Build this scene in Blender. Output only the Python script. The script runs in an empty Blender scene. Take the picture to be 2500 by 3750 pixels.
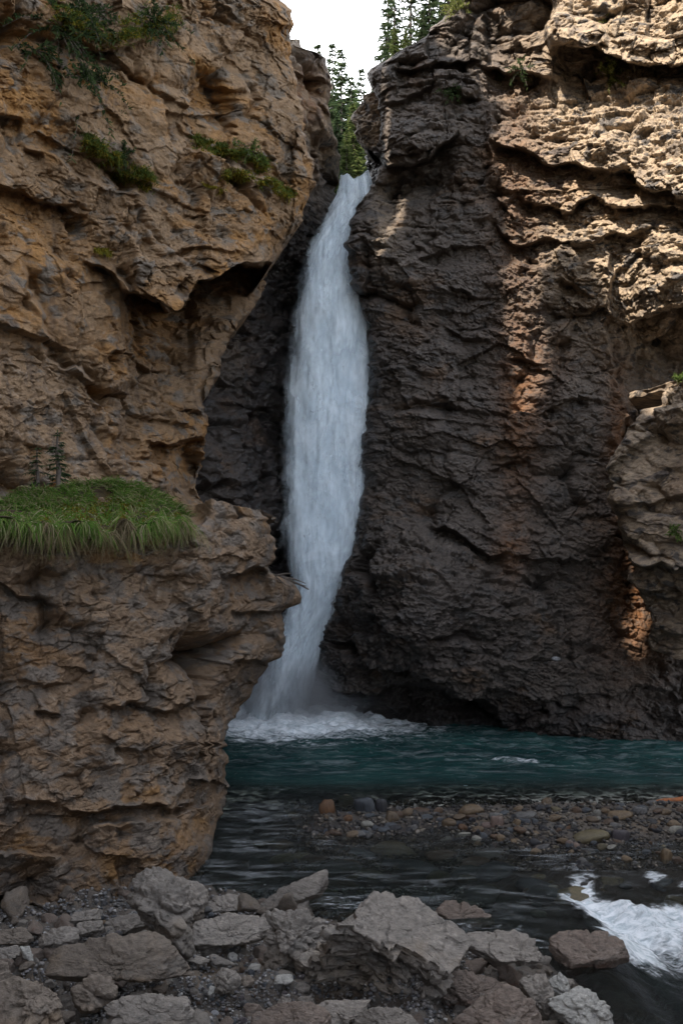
import bpy, bmesh, math, random
import numpy as np
from mathutils import Vector, Matrix

# ------------------------------------------------------------------ basics
C = bpy.context.scene.collection
scene = bpy.context.scene
F, CX, HY, EYE = 2287.0, 784.0, 1250.0, 6.4      # lens (in 1568-px units), horizon line, eye height
f32 = np.float32
rng = np.random.default_rng(7)
random.seed(7)
QUAL = 1.0

def unproj(px, py, Y):
    return np.stack([(px - CX) / F * Y, Y + 0 * px, EYE + (HY - py) / F * Y], -1)

def hit_z(px, py, z=0.0):
    Y = (EYE - z) * F / (py - HY)
    return np.array([(px - CX) / F * Y, Y, z])

def sstep(a, b, x):
    t = np.clip((x - a) / (b - a), 0, 1)
    return t * t * (3 - 2 * t)

# ------------------------------------------------------------------ noise (numpy)
def _mix(n):
    n = n ^ (n >> np.uint32(15)); n = n * np.uint32(0x2c1b3c6d)
    n = n ^ (n >> np.uint32(12)); n = n * np.uint32(0x297a2d39)
    return n ^ (n >> np.uint32(15))

def hash3(ix, iy, iz, seed):
    with np.errstate(over='ignore'):
        n = (ix.astype(np.uint32) * np.uint32(0x8da6b343)) ^ (iy.astype(np.uint32) * np.uint32(0xd8163841)) \
            ^ (iz.astype(np.uint32) * np.uint32(0xcb1ab31f)) ^ np.uint32((seed * 0x9E3779B1) & 0xffffffff)
        return _mix(n)

def u01(n):
    return (n & np.uint32(0xffffff)).astype(f32) / f32(0x1000000)

def vnoise(P, seed=0):
    P = np.asarray(P, f32)
    i = np.floor(P).astype(np.int64); t = (P - i).astype(f32)
    t = t * t * t * (t * (t * 6 - 15) + 10)
    out = 0
    for dx in (0, 1):
        wx = t[..., 0] if dx else 1 - t[..., 0]
        for dy in (0, 1):
            wy = t[..., 1] if dy else 1 - t[..., 1]
            for dz in (0, 1):
                wz = t[..., 2] if dz else 1 - t[..., 2]
                out = out + wx * wy * wz * u01(hash3(i[..., 0] + dx, i[..., 1] + dy, i[..., 2] + dz, seed))
    return out * 2 - 1

ROT = np.array([[0.80, 0.36, -0.48], [-0.6, 0.48, -0.64], [0, 0.8, 0.6]], f32)

def fbm(P, oct=4, seed=0, gain=0.5):
    P = np.asarray(P, f32); a = 1.0; s = 0; tot = 0
    for k in range(oct):
        s = s + a * vnoise(P, seed + k * 17); tot += a
        P = (P @ ROT.T) * f32(2.03); a *= gain
    return s / tot * 1.5

def cells(P, seed):
    """nearest jittered cell: offset to it, its hash, F1, F2"""
    P = np.asarray(P, f32)
    b = np.floor(P - 0.5).astype(np.int64)
    F1 = np.full(P.shape[:-1], 9.0, f32); F2 = F1.copy()
    D = np.zeros_like(P); H = np.zeros(P.shape[:-1], np.uint32)
    for dx in (0, 1):
        for dy in (0, 1):
            for dz in (0, 1):
                ix, iy, iz = b[..., 0] + dx, b[..., 1] + dy, b[..., 2] + dz
                h = hash3(ix, iy, iz, seed)
                with np.errstate(over='ignore'):
                    h2 = _mix(h + np.uint32(0x68bc21eb)); h3_ = _mix(h2 + np.uint32(0x02e5be93))
                d = np.stack([P[..., 0] - ix - 0.5 - (u01(h) - .5) * .85, P[..., 1] - iy - 0.5 - (u01(h2) - .5) * .85,
                              P[..., 2] - iz - 0.5 - (u01(h3_) - .5) * .85], -1)
                r = np.sqrt((d * d).sum(-1))
                near = r < F1
                F2 = np.where(near, F1, np.minimum(F2, r))
                F1 = np.where(near, r, F1)
                D = np.where(near[..., None], d, D); H = np.where(near, h3_, H)
    return D, H, F1, F2

def facet(P, seed, off, tilt, crack=0.0, cw=0.06):
    D, H, F1, F2 = cells(P, seed)
    with np.errstate(over='ignore'):
        a = _mix(H + np.uint32(11)); b = _mix(H + np.uint32(23)); c = _mix(H + np.uint32(37))
    o = (u01(H) - .5) * 2
    h = off * (o * np.abs(o) * .9 + .35 * o) + tilt * ((u01(a) - .5) * D[..., 0] + (u01(b) - .5) * D[..., 1] + (u01(c) - .5) * D[..., 2]) * 2
    if crack:
        h = h - crack * np.exp(-((F2 - F1) / cw) ** 2)
    return h.astype(f32)

def chisel(P, sz, seed, off=.18, slope=.3, kap=9.0):
    """continuous surface of flat tilted facets meeting in straight creases (upper envelope of the planes of nearby cells)"""
    Q = np.asarray(P, f32) / f32(sz)
    b = np.floor(Q - 0.5).astype(np.int64); out = np.full(Q.shape[:-1], -9.0, f32)
    with np.errstate(over='ignore'):
        for dx in (0, 1):
            for dy in (0, 1):
                for dz in (0, 1):
                    ix, iy, iz = b[..., 0] + dx, b[..., 1] + dy, b[..., 2] + dz
                    h = hash3(ix, iy, iz, seed); h2 = _mix(h + np.uint32(0x68bc21eb)); h3_ = _mix(h2 + np.uint32(0x02e5be93))
                    x, y, z = Q[..., 0] - ix - .5 - (u01(h) - .5) * .6, Q[..., 1] - iy - .5 - (u01(h2) - .5) * .6, Q[..., 2] - iz - .5 - (u01(h3_) - .5) * .6
                    a, c, d = _mix(h3_ + np.uint32(77)), _mix(h3_ + np.uint32(99)), _mix(h3_ + np.uint32(131))
                    r = np.sqrt(x * x + y * y + z * z)
                    v = off * (u01(a) - .5) * 2 + slope * 2.4 * ((u01(c) - .5) * x + (u01(d) - .5) * y + (u01(h ^ a) - .5) * z) - kap * np.maximum(r - .62, 0) ** 2
                    out = np.maximum(out, v)
    return out * f32(sz)

def blocks(P, su, sw, seed, off, crack=.04, cw=.05, tilt=.1):
    """jointed blocks in courses: P = (along, into, across the bedding)"""
    u, w = P[..., 0] / su, P[..., 2] / sw
    z0 = np.zeros_like(u)
    w = w + .35 * vnoise(np.stack([u * .6, z0, w * .4], -1), seed + 1)
    rw = np.floor(w); fw = w - rw
    h0 = hash3(rw, z0, z0, seed)
    wid = .6 + u01(h0)
    v = u / wid + 7 * u01(_mix(h0)) + .12 * vnoise(np.stack([w * 2.3, z0, u * .5], -1), seed + 2)
    cv = np.floor(v); fv = v - cv
    h = hash3(rw, cv, z0, seed + 5); o = (u01(h) - .5) * 2
    with np.errstate(over='ignore'): a, b = u01(_mix(h + np.uint32(3))) - .5, u01(_mix(h + np.uint32(9))) - .5
    d = off * (o * np.abs(o) * .9 + .35 * o) + tilt * (a * (fv - .5) + b * (fw - .5))
    e = np.minimum(np.minimum(fw, 1 - fw) * sw, np.minimum(fv, 1 - fv) * su * wid)
    ck = sstep(-.1, .45, vnoise(np.stack([P[..., 0] * .9, z0, P[..., 2] * .9], -1), seed + 11))
    return (d - crack * ck * np.exp(-(e / cw) ** 2)).astype(f32)

def warp(P, amp, freq, seed):
    q = P * f32(freq)
    return P + f32(amp) * np.stack([fbm(q, 2, seed), fbm(q + 31.7, 2, seed + 5), fbm(q + 67.1, 2, seed + 9)], -1)

def bed(P, dip, strike=0.0):
    """coordinates turned so that z is across the bedding"""
    c, s = math.cos(math.radians(dip)), math.sin(math.radians(dip))
    x, y, z = P[..., 0], P[..., 1], P[..., 2]
    x2, z2 = c * x - s * z, s * x + c * z
    c, s = math.cos(math.radians(strike)), math.sin(math.radians(strike))
    return np.stack([c * x2 - s * y, s * x2 + c * y, z2], -1).astype(f32)

# ------------------------------------------------------------------ mesh helpers
def link(name, me, mat=None, parent=None, smooth=True):
    o = bpy.data.objects.new(name, me); C.objects.link(o)
    if mat: me.materials.append(mat)
    if parent: o.parent = parent
    if smooth and len(me.polygons):
        me.polygons.foreach_set('use_smooth', np.ones(len(me.polygons), bool))
    return o

def mesh_from(name, V, Q, n=4):
    V = np.asarray(V, f32).reshape(-1, 3); Q = np.asarray(Q, np.int32).reshape(-1, n)
    me = bpy.data.meshes.new(name)
    me.vertices.add(len(V)); me.vertices.foreach_set('co', V.ravel())
    me.loops.add(Q.size); me.loops.foreach_set('vertex_index', Q.ravel())
    me.polygons.add(len(Q)); me.polygons.foreach_set('loop_start', np.arange(len(Q), dtype=np.int32) * n)
    me.update(calc_edges=True); me.validate()
    return me

def grid_quads(nr, nc, flip=False):
    i = np.arange(nr * nc).reshape(nr, nc)
    q = np.stack([i[:-1, :-1], i[:-1, 1:], i[1:, 1:], i[1:, :-1]], -1).reshape(-1, 4)
    return q[:, ::-1] if flip else q

def add_attr(me, name, val):
    a = me.attributes.new(name, 'FLOAT', 'POINT'); a.data.foreach_set('value', np.asarray(val, f32).ravel())

def empty(name, loc):
    o = bpy.data.objects.new(name, None); C.objects.link(o); o.location = loc; o.empty_display_size = .3
    return o

def tag(o, label=None, cat=None, group=None, kind=None):
    if label: o['label'] = label
    if cat: o['category'] = cat
    if group: o['group'] = group
    if kind: o['kind'] = kind
    return o

def blur(A, n=1):
    for _ in range(n):
        B = np.pad(A, [(1, 1), (1, 1)] + [(0, 0)] * (A.ndim - 2), mode='edge')
        A = (B[:-2, 1:-1] + B[2:, 1:-1] + B[1:-1, :-2] + B[1:-1, 2:] + 2 * A) / 6
    return A

def boxblur(A, r, n=2):
    for _ in range(n):
        for ax in (0, 1):
            pad = [(0, 0)] * A.ndim; pad[ax] = (r + 1, r)
            c = np.cumsum(np.pad(A, pad, mode='edge').astype(np.float64), axis=ax)
            hi = np.take(c, range(2 * r + 1, c.shape[ax]), axis=ax); lo = np.take(c, range(0, c.shape[ax] - 2 * r - 1), axis=ax)
            A = (hi - lo) / (2 * r + 1)
    return A

def grid_normals(P):
    du = np.gradient(P, axis=1); dv = np.gradient(P, axis=0)
    n = np.cross(du, dv)
    return n / (np.linalg.norm(n, axis=-1, keepdims=True) + 1e-9)

# ------------------------------------------------------------------ node helpers
def new_mat(name):
    m = bpy.data.materials.new(name); m.use_nodes = True
    nt = m.node_tree; nt.nodes.clear()
    return m, nt

class NT:
    def __init__(s, nt): s.nt = nt
    def n(s, t, **kw):
        x = s.nt.nodes.new(t)
        for k, v in kw.items(): setattr(x, k, v)
        return x
    def l(s, a, b): s.nt.links.new(a, b)
    def val(s, sock, v):
        if isinstance(v, bpy.types.NodeSocket): s.l(v, sock)
        else: sock.default_value = v
    def noise(s, vec, scale, detail=4, rough=.55, dist=0.0):
        x = s.n('ShaderNodeTexNoise'); x.inputs['Scale'].default_value = scale
        x.inputs['Detail'].default_value = detail; x.inputs['Roughness'].default_value = rough
        x.inputs['Distortion'].default_value = dist
        if vec is not None: s.l(vec, x.inputs['Vector'])
        return x.outputs['Fac']
    def ramp(s, fac, stops, interp='LINEAR'):
        x = s.n('ShaderNodeValToRGB'); x.color_ramp.interpolation = interp
        e = x.color_ramp.elements
        while len(e) < len(stops): e.new(0.5)
        for k, (p, c) in enumerate(stops):
            e[k].position = p; e[k].color = c if len(c) == 4 else (*c, 1)
        s.l(fac, x.inputs['Fac']); return x.outputs['Color']
    def maprange(s, v, a, b, c=0., d=1., smooth=True):
        x = s.n('ShaderNodeMapRange', interpolation_type='SMOOTHSTEP' if smooth else 'LINEAR')
        s.val(x.inputs['Value'], v)
        for k, q in zip(('From Min', 'From Max', 'To Min', 'To Max'), (a, b, c, d)): x.inputs[k].default_value = q
        return x.outputs['Result']
    def mix(s, fac, a, b, mode='MIX'):
        x = s.n('ShaderNodeMix', data_type='RGBA', blend_type=mode)
        s.val(x.inputs[0], fac)
        for sk, v in ((x.inputs[6], a), (x.inputs[7], b)):
            if isinstance(v, bpy.types.NodeSocket): s.l(v, sk)
            else: sk.default_value = (*v, 1) if len(v) == 3 else v
        return x.outputs[2]
    def math(s, op, a, b=0.0, clamp=False):
        x = s.n('ShaderNodeMath', operation=op); x.use_clamp = clamp
        s.val(x.inputs[0], a); s.val(x.inputs[1], b); return x.outputs[0]
    def attr(s, name, out='Fac'):
        x = s.n('ShaderNodeAttribute'); x.attribute_name = name; return x.outputs[out]
    def mapping(s, vec, scale=(1, 1, 1), rot=(0, 0, 0)):
        x = s.n('ShaderNodeMapping'); x.inputs['Scale'].default_value = scale
        x.inputs['Rotation'].default_value = rot; s.l(vec, x.inputs['Vector']); return x.outputs[0]
    def bump(s, h, strength=.5, dist=.03, nrm=None):
        x = s.n('ShaderNodeBump'); x.inputs['Strength'].default_value = strength; x.inputs['Distance'].default_value = dist
        s.l(h, x.inputs['Height'])
        if nrm is not None: s.l(nrm, x.inputs['Normal'])
        return x.outputs[0]
    def coord(s, out='Object'): return s.n('ShaderNodeTexCoord').outputs[out]
    def out(s, surf=None, vol=None):
        o = s.n('ShaderNodeOutputMaterial')
        if surf is not None: s.l(surf, o.inputs['Surface'])
        if vol is not None: s.l(vol, o.inputs['Volume'])

def rock_mat(name, main, warm, grey, pale, dark=(.05, .045, .045), scale=1.0, warm_amt=.5, grey_amt=.5, rough=.85, spec=.25,
             bedrot=0.0, streaks=False, random_tint=0.0, bump=.6, wet_attr=None, rust_attr=None, ochre_attr=None, ochre=None):
    m, nt = new_mat(name); g = NT(nt)
    co = g.coord('Object')
    mp = g.mapping(co, (1, 1, 1.8), (0, math.radians(bedrot), 0))
    big = g.noise(mp, .35 * scale, 5, .6, .6)
    mid = g.noise(mp, 1.3 * scale, 6, .62, .3)
    fine = g.noise(mp, 7.0 * scale, 6, .65)
    grain = g.noise(co, 34.0 * scale, 3, .7)
    col = g.mix(g.maprange(big, .62 - .25 * warm_amt, .78 - .25 * warm_amt), main, warm)
    if ochre_attr: col = g.mix(g.math('MULTIPLY', g.attr(ochre_attr), g.maprange(mid, .3, .6)), col, ochre or warm)
    col = g.mix(g.maprange(mid, .66 - .25 * grey_amt, .74 - .2 * grey_amt), col, grey)
    p2 = g.noise(g.mapping(co, (1, 1, 1.3)), 2.1 * scale, 7, .7, .8)
    col = g.mix(g.math('MULTIPLY', g.maprange(p2, .55, .72), .6), col, pale)
    p3 = g.noise(g.mapping(co, (1.4, 1.4, .6)), 1.1 * scale, 6, .7, 1.2)
    col = g.mix(g.math('MULTIPLY', g.maprange(p3, .57, .68), .55), col, dark)
    if rust_attr: col = g.mix(g.math('MULTIPLY', g.attr(rust_attr), g.maprange(p2, .3, .6)), col, (.19, .085, .03))
    if streaks:                                   # dark seepage streaks running down the face
        st = g.noise(g.mapping(co, (1.6, 1.6, .12)), 1.2, 5, .6, .4)
        col = g.mix(g.math('MULTIPLY', g.maprange(st, .55, .7), .5), col, dark)
    v = g.math('ADD', g.math('MULTIPLY', fine, .7), g.math('MULTIPLY', grain, .3))
    col = g.mix(.9, col, g.ramp(v, [(.28, (.45, .45, .46)), (.47, (.92, .92, .92)), (.56, (1.1, 1.09, 1.08)), (.72, (1.75, 1.72, 1.66))]), 'MULTIPLY')
    sp = g.n('ShaderNodeTexVoronoi'); sp.inputs['Scale'].default_value = 3.2 * scale; g.l(g.mapping(co, (1, 1, 1.2)), sp.inputs['Vector'])
    spm = g.math('MULTIPLY', g.maprange(sp.outputs['Distance'], .2, .1), g.maprange(p2, .45, .6))
    col = g.mix(g.math('MULTIPLY', spm, .5), col, pale)
    if random_tint:
        oi = g.n('ShaderNodeObjectInfo').outputs['Random']
        col = g.mix(1.0, col, g.ramp(oi, [(0, (1 - random_tint,) * 3), (.5, (1, 1, 1)), (1, (1 + random_tint, 1 + random_tint * .93, 1 + random_tint * .85))]), 'MULTIPLY')
    col = g.mix(1.0, col, (.80, .775, .74), 'MULTIPLY')
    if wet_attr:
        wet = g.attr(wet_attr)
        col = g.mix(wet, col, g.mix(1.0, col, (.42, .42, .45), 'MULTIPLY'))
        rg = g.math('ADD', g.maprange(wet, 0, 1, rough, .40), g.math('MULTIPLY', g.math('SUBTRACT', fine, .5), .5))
    else: rg = rough
    hgt = g.math('ADD', g.math('MULTIPLY', fine, 1.0), g.math('MULTIPLY', grain, .40))
    nb = g.bump(hgt, min(1, bump * 1.2), .08 / scale)
    b = g.n('ShaderNodeBsdfPrincipled')
    g.l(col, b.inputs['Base Color']); g.val(b.inputs['Roughness'], rg)
    b.inputs['Specular IOR Level'].default_value = spec; g.l(nb, b.inputs['Normal'])
    g.out(b.outputs[0]); return m
#==PART2==
# ------------------------------------------------------------------ cliffs
def interp_poly(pts):
    a = np.array(pts, float)
    return lambda v: np.interp(v, a[:, 1], a[:, 0])

def rbf(pts):
    A = np.array(pts, float); xy = A[:, :2] / 500.0; n = len(A)
    r = np.linalg.norm(xy[:, None] - xy[None], axis=-1)
    M = np.zeros((n + 3, n + 3)); M[:n, :n] = r; M[:n, n] = 1; M[:n, n + 1:] = xy; M[n, :n] = 1; M[n + 1:, :n] = xy.T
    w = np.linalg.solve(M, np.r_[A[:, 2], 0, 0, 0])
    def fn(px, py):
        x, y = px / 500.0, py / 500.0
        o = w[n] + w[n + 1] * x + w[n + 2] * y
        for k in range(n): o = o + w[k] * np.sqrt((x - xy[k, 0]) ** 2 + (y - xy[k, 1]) ** 2)
        return o
    return fn

def ledge_depth(px, py, items):
    out = np.zeros_like(px)
    q = np.stack([px / 45.0, py / 45.0, 0 * px], -1)
    jit = vnoise(q, 91) * 9 + vnoise(q * 3, 92) * 4
    for it in items:
        pts, a, L = it[:3]; vert = len(it) > 3 and it[3] == 'v'
        p = np.array(pts, float)
        if vert: s, d0, ks, kd = py, px, p[:, 1], p[:, 0]
        else: s, d0, ks, kd = px, py, p[:, 0], p[:, 1]
        o = np.argsort(ks)
        d = d0 - np.interp(s, ks[o], kd[o]) - jit
        lo, hi = ks.min(), ks.max(); fade = min(40, (hi - lo) * .25)
        m = sstep(lo - fade * .3, lo + fade, s) * sstep(hi + fade * .3, hi - fade, s)
        if lo <= 5: m = np.where(s < lo + fade, 1, m)
        if hi >= 1560: m = np.where(s > hi - fade, 1, m)
        below = a * sstep(0, 12, d) * np.exp(-(np.maximum(d, 0) / (1.15 * L)) ** 1.35)
        above = -.3 * a * np.exp(np.minimum(d, 0) / (L * .8)) * (1 - sstep(0, 12, d))
        out += m * (below + above)
    return out

SURF = {}
def on_cliff(name, px, py):
    A, B, P, N = SURF[name]
    i = int(np.argmin(np.abs(B[:, 0] - py))); j = int(np.argmin(np.abs(A[i] - px)))
    return P[i, j].copy(), N[i, j].copy()

def make_cliff(name, edge, off, py0, py1, nr, nf, Yfn, disp, mat, back=(6.0, 60, .3), top=(0, 0, 0), rnd=.6, attrs=None, nb_blur=6, ejit=1.0):
    nr, nf = int(nr * QUAL), int(nf * QUAL)
    pys = np.linspace(py0, py1, nr)
    e = interp_poly(edge)(pys)
    jq = np.stack([pys / 30, 0 * pys, 0 * pys + len(edge)], -1)
    e = e + ejit * (facet(jq, 15, 5, 3) + facet(jq * 2.7, 16, 3, 2) + 1.5 * vnoise(jq * 7, 17))
    t = np.linspace(0, 1, nf)
    kn = np.hanning(9)[1:-1]; e = np.convolve(np.pad(e, 3, mode='edge'), kn / kn.sum(), 'valid')
    px = off + (e[:, None] - off) * t[None]; py = np.repeat(pys[:, None], nf, 1)
    Y = Yfn(px, py)
    dm = np.abs(px - e[:, None]) * Y / F
    k = np.clip(rnd - dm, 0, rnd)
    Y = Y + rnd - np.sqrt(np.maximum(rnd * rnd - k * k, 0))
    P = unproj(px, py, Y)
    bd, bn, sx = back
    sgn = -1 if e.mean() > off else 1
    b = (np.linspace(0, 1, bn + 1)[1:] ** 1.4 * bd)
    side = P[:, -1:, :] + b[None, :, None] * np.array([sgn * sx, 1.0, 0.0])
    P = np.concatenate([P, side], 1)
    PX = np.concatenate([px, np.repeat(px[:, -1:], bn, 1)], 1); PY = np.concatenate([py, np.repeat(py[:, -1:], bn, 1)], 1)
    td, tn, ts = top
    if tn:
        b = (np.linspace(0, 1, tn + 1)[:0:-1] ** 1.4 * td)
        cap = P[:1] + b[:, None, None] * np.array([0, 1.0, ts])
        P = np.concatenate([cap, P], 0)
        PX = np.concatenate([np.repeat(PX[:1], tn, 0), PX], 0); PY = np.concatenate([np.repeat(PY[:1], tn, 0), PY], 0)
    P = P.astype(f32)
    N = grid_normals(boxblur(P, 16)); N = boxblur(N, 30)
    S = boxblur(P, 7).astype(f32); S[..., 1] = EYE + .65 * S[..., 1]
    N /= np.linalg.norm(N, axis=-1, keepdims=True) + 1e-9
    if (N[..., 1].mean() > 0): N = -N
    ray = P - np.array([0, 0, EYE], f32); ray = -ray / np.linalg.norm(ray, axis=-1, keepdims=True)
    kk = np.full(N.shape[:2], .55); ne = max(4, int(nf * .10))
    kk[:, nf - ne:nf] = np.linspace(.55, 1, ne)[None]; kk[:, nf:] = np.linspace(1, .3, N.shape[1] - nf)[None]
    if tn: kk[:tn] *= np.linspace(0, 1, tn)[:, None]
    N = N * (1 - kk[..., None]) + ray * kk[..., None]; N /= np.linalg.norm(N, axis=-1, keepdims=True)
    dsp = disp(S, PX, PY)
    fade = np.ones(dsp.shape); fade[:, nf:] = np.interp(np.arange(dsp.shape[1] - nf), [0, 12], [1, .3])[None]
    if tn: fade[:tn] *= np.interp(np.arange(tn)[::-1], [0, 12], [1, .3])[:, None]
    P = P + N * (dsp * fade)[..., None]
    SURF[name] = (px, py, P[tn:, :nf] if tn else P[:, :nf], N[tn:, :nf] if tn else N[:, :nf])
    flip = sgn > 0
    me = mesh_from(name, P, grid_quads(*P.shape[:2], flip=not flip))
    if attrs:
        for kx, fn in attrs.items(): add_attr(me, kx, fn(PX, PY, P))
    o = link(name, me, mat, smooth=False)
    tag(o, kind='structure')
    return o

def S_(P, a): return (P[..., 0] * math.cos(a) + P[..., 1] / .65 * math.sin(a)).astype(f32)

def ridged(P, oct, seed):
    P = np.asarray(P, f32); a, o, tot = 1.0, 0, 0
    for k in range(oct):
        o = o + a * (1 - 2 * np.abs(vnoise(P, seed + k * 13))); tot += a; P = (P @ ROT.T) * f32(2.1); a *= .55
    return o / tot

def rock_disp(P, seed, dip, big=(.45, .35), med=(.2, .22), sml=(.075, .09), tiny=(.025, .03), fine=.03,
              sz=(3.2, 1.15, .42, .17), flat=.62, rough=None, blk=None, soft=.04, bmul=1.0, ch=(.10, .2, .30, .36)):
    W = bed(P, dip, 20)
    W = W + f32(.07) * np.stack([fbm(W * 1.3, 3, seed + 3), fbm(W * 1.3 + 9.1, 3, seed + 4), fbm(W * 1.3 + 27., 3, seed + 5)], -1) \
          + f32(.022) * np.stack([vnoise(W * 9, seed + 6), vnoise(W * 9 + 5.5, seed + 7), vnoise(W * 9 + 8.8, seed + 8)], -1)
    k = np.array([1, 1, flat], f32)
    K = W / k
    h = facet(K / sz[0], seed + 10, big[0], big[1] * .5) + chisel(K, sz[0] * .8, seed + 12, .05, ch[0])
    r = sstep(-.45, .4, fbm(W * .45, 3, seed + 50)) if rough is None else rough
    mm = sstep(-.3, .3, fbm(P * .55, 3, seed + 51))
    h += (.25 + .75 * mm) * facet(K / sz[1], seed + 20, med[0], 0) + (.45 + .55 * mm) * chisel(K, sz[1] * .9, seed + 22, .08, ch[1])
    h += (.3 + .7 * r) * (facet(K / sz[2], seed + 30, sml[0] * .8, 0) + chisel(K, sz[2], seed + 32, .10, ch[2]))
    h += (.3 + .7 * r) * (facet(K / sz[3], seed + 40, tiny[0] * .7, 0) + chisel(K, sz[3], seed + 42, .12, ch[3]))
    h += (.3 + .7 * r) * chisel(K, .08, seed + 45, .14, ch[3])
    if blk:
        ang = math.radians(blk[0]); c_, s_ = math.cos(math.radians(14)), math.sin(math.radians(14))
        u0 = S_(P, ang); U = np.stack([u0 + .02 * vnoise(W * 7, seed + 84), P[..., 1] * 0, W[..., 2] + .02 * vnoise(W * 7 + 3, seed + 85)], -1)
        U2 = np.stack([c_ * U[..., 0] - s_ * U[..., 2], U[..., 1], s_ * U[..., 0] + c_ * U[..., 2]], -1)
        for i, (UU, su, sw, am, lo_) in enumerate(((U, 2.1, 1.25, 1.0, -.35), (U2, .95, .62, .6, -.1), (U, .42, .26, .32, .0), (U2, .2, .11, .16, .05))):
            bm = sstep(lo_, lo_ + .3, fbm(P * (.45 + .2 * i), 3, seed + 81 + 7 * i)) * bmul
            h += bm * blocks(UU, su * blk[1], sw * blk[1], seed + 182 + i, blk[2] * am, .06 * am ** .5, .03 * am ** .5, .5 * blk[2] * am)
    h += fbm(W * .9, 3, seed + 60) * soft
    return h

M = {}
M['rock_tan'] = rock_mat('tan_limestone', (.262, .178, .108), (.32, .172, .062), (.19, .16, .13), (.37, .31, .25), dark=(.085, .065, .055),
                         warm_amt=.52, grey_amt=.62, rough=.9, bedrot=20, ochre_attr='ochre', wet_attr='wet', streaks=True)
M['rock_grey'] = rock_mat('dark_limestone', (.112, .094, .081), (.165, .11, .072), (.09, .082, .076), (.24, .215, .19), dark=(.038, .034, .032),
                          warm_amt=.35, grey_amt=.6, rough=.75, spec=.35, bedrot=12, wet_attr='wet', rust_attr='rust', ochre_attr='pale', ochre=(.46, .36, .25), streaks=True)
M['rock_low'] = rock_mat('brown_limestone', (.225, .157, .103), (.275, .158, .066), (.175, .148, .124), (.40, .34, .275), dark=(.078, .062, .052), warm_amt=.3, grey_amt=.8, rough=.9, bedrot=8, ochre_attr='ochre', ochre=(.26, .14, .055), wet_attr='wet', streaks=True)
def gauss(PX, PY, x, y, sx, sy): return np.exp(-((PX - x) / sx) ** 2 - ((PY - y) / sy) ** 2)

# --- upper left wall
LU_edge = [(640, -60), (642, 0), (660, 15), (672, 30), (675, 42), (681, 52), (668, 62), (665, 90), (668, 115), (672, 160), (690, 220), (700, 300), (712, 350),
           (718, 400), (716, 455), (700, 480), (692, 510), (668, 545), (650, 572), (628, 605), (610, 632), (598, 682), (572, 718), (545, 745), (525, 780),
           (508, 830), (492, 880), (470, 925), (480, 985), (470, 1030), (458, 1080), (455, 1130), (470, 1180), (475, 1260)]
LU_Y = rbf([(-80, -60, 19.5), (-80, 500, 20.5), (-80, 1200, 19.8), (200, -60, 22), (200, 300, 22.3), (150, 560, 22.6), (100, 900, 21.5), (200, 1150, 22),
            (420, -60, 24.5), (420, 300, 24.8), (400, 600, 25.2), (380, 850, 26.3), (350, 1100, 25.5), (640, -60, 27), (660, 300, 27.8), (640, 520, 28),
            (520, 760, 28.5), (470, 950, 28.5), (460, 1150, 28.5)])
LU_led = [([(0, 425), (50, 440), (120, 465), (165, 480), (205, 492)], .55, 60), ([(190, 594), (240, 614), (280, 654), (310, 668)], .8, 50),
          ([(285, 660), (350, 681), (390, 710), (430, 697), (447, 668), (462, 644), (510, 620), (545, 609), (640, 612)], 5.0, 150),
          ([(215, 804), (280, 809), (320, 829), (350, 849), (392, 844)], .7, 40), ([(340, 1014), (380, 1019), (450, 1004), (480, 1010)], 1.4, 110),
          ([(485, 180), (530, 200), (578, 201)], .4, 16), ([(0, 258), (55, 265)], .4, 40), ([(60, 335), (105, 350)], .4, 20),
          ([(640, 640), (600, 690), (560, 720)], .4, 40, ), ([(40, 620), (85, 760), (120, 825), (200, 880), (238, 940)], .8, 70, 'v'),
          ([(270, 610), (300, 700), (330, 760), (385, 800)], .7, 40, 'v'), ([(265, 980), (268, 1050)], .3, 10, 'v'),
          ([(380, 405), (390, 450), (392, 500)], .12, 5, 'v'), ([(425, 270), (435, 330), (440, 350)], .15, 8, 'v'), ([(330, 250), (345, 120)], .3, 25, 'v'),
          ([(420, 320), (500, 345), (560, 385), (640, 425), (685, 460)], -.5, 60), ([(95, 330), (190, 400), (270, 425), (345, 440)], -.35, 50),
          ([(400, 935), (470, 950)], .5, 40), ([(350, 590), (470, 560), (560, 585)], .3, 22), ([(120, 60), (250, 110), (400, 60)], .4, 60)]
def LU(px, py): return LU_Y(px, py) + ledge_depth(px, py, LU_led)
def left_attrs(ochre, wet=None):
    def fo(PX, PY, P): return np.clip(sum(a * gauss(PX, PY, x, y, sx, sy) for x, y, sx, sy, a in ochre), 0, 1)
    def fw(PX, PY, P): return np.clip(sum(a * gauss(PX, PY, x, y, sx, sy) for x, y, sx, sy, a in (wet or [])) + 0 * PX, 0, 1)
    return {'ochre': fo, 'wet': fw}
cliff_ul = make_cliff('cliff_left_upper', LU_edge, -400, -60, 1260, 900, 680, LU,
                   lambda P, X, Y: rock_disp(P, 100, -20, big=(.24, .30), med=(.10, .10), sml=(.025, .05), tiny=(.012, .022), blk=(45, 1.0, .24), flat=.9, ch=(.04, .06, .12, .24)), M['rock_tan'], back=(9, 60, .25),
                   attrs=left_attrs([(40, 520, 130, 90, 1), (150, 620, 120, 80, .9), (60, 740, 90, 60, .6), (320, 780, 90, 90, .5), (560, 480, 60, 40, .9), (250, 230, 60, 50, .7),
                                     (60, 300, 80, 50, .8), (400, 1040, 90, 60, 1), (560, 330, 80, 60, .5)]))

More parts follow.
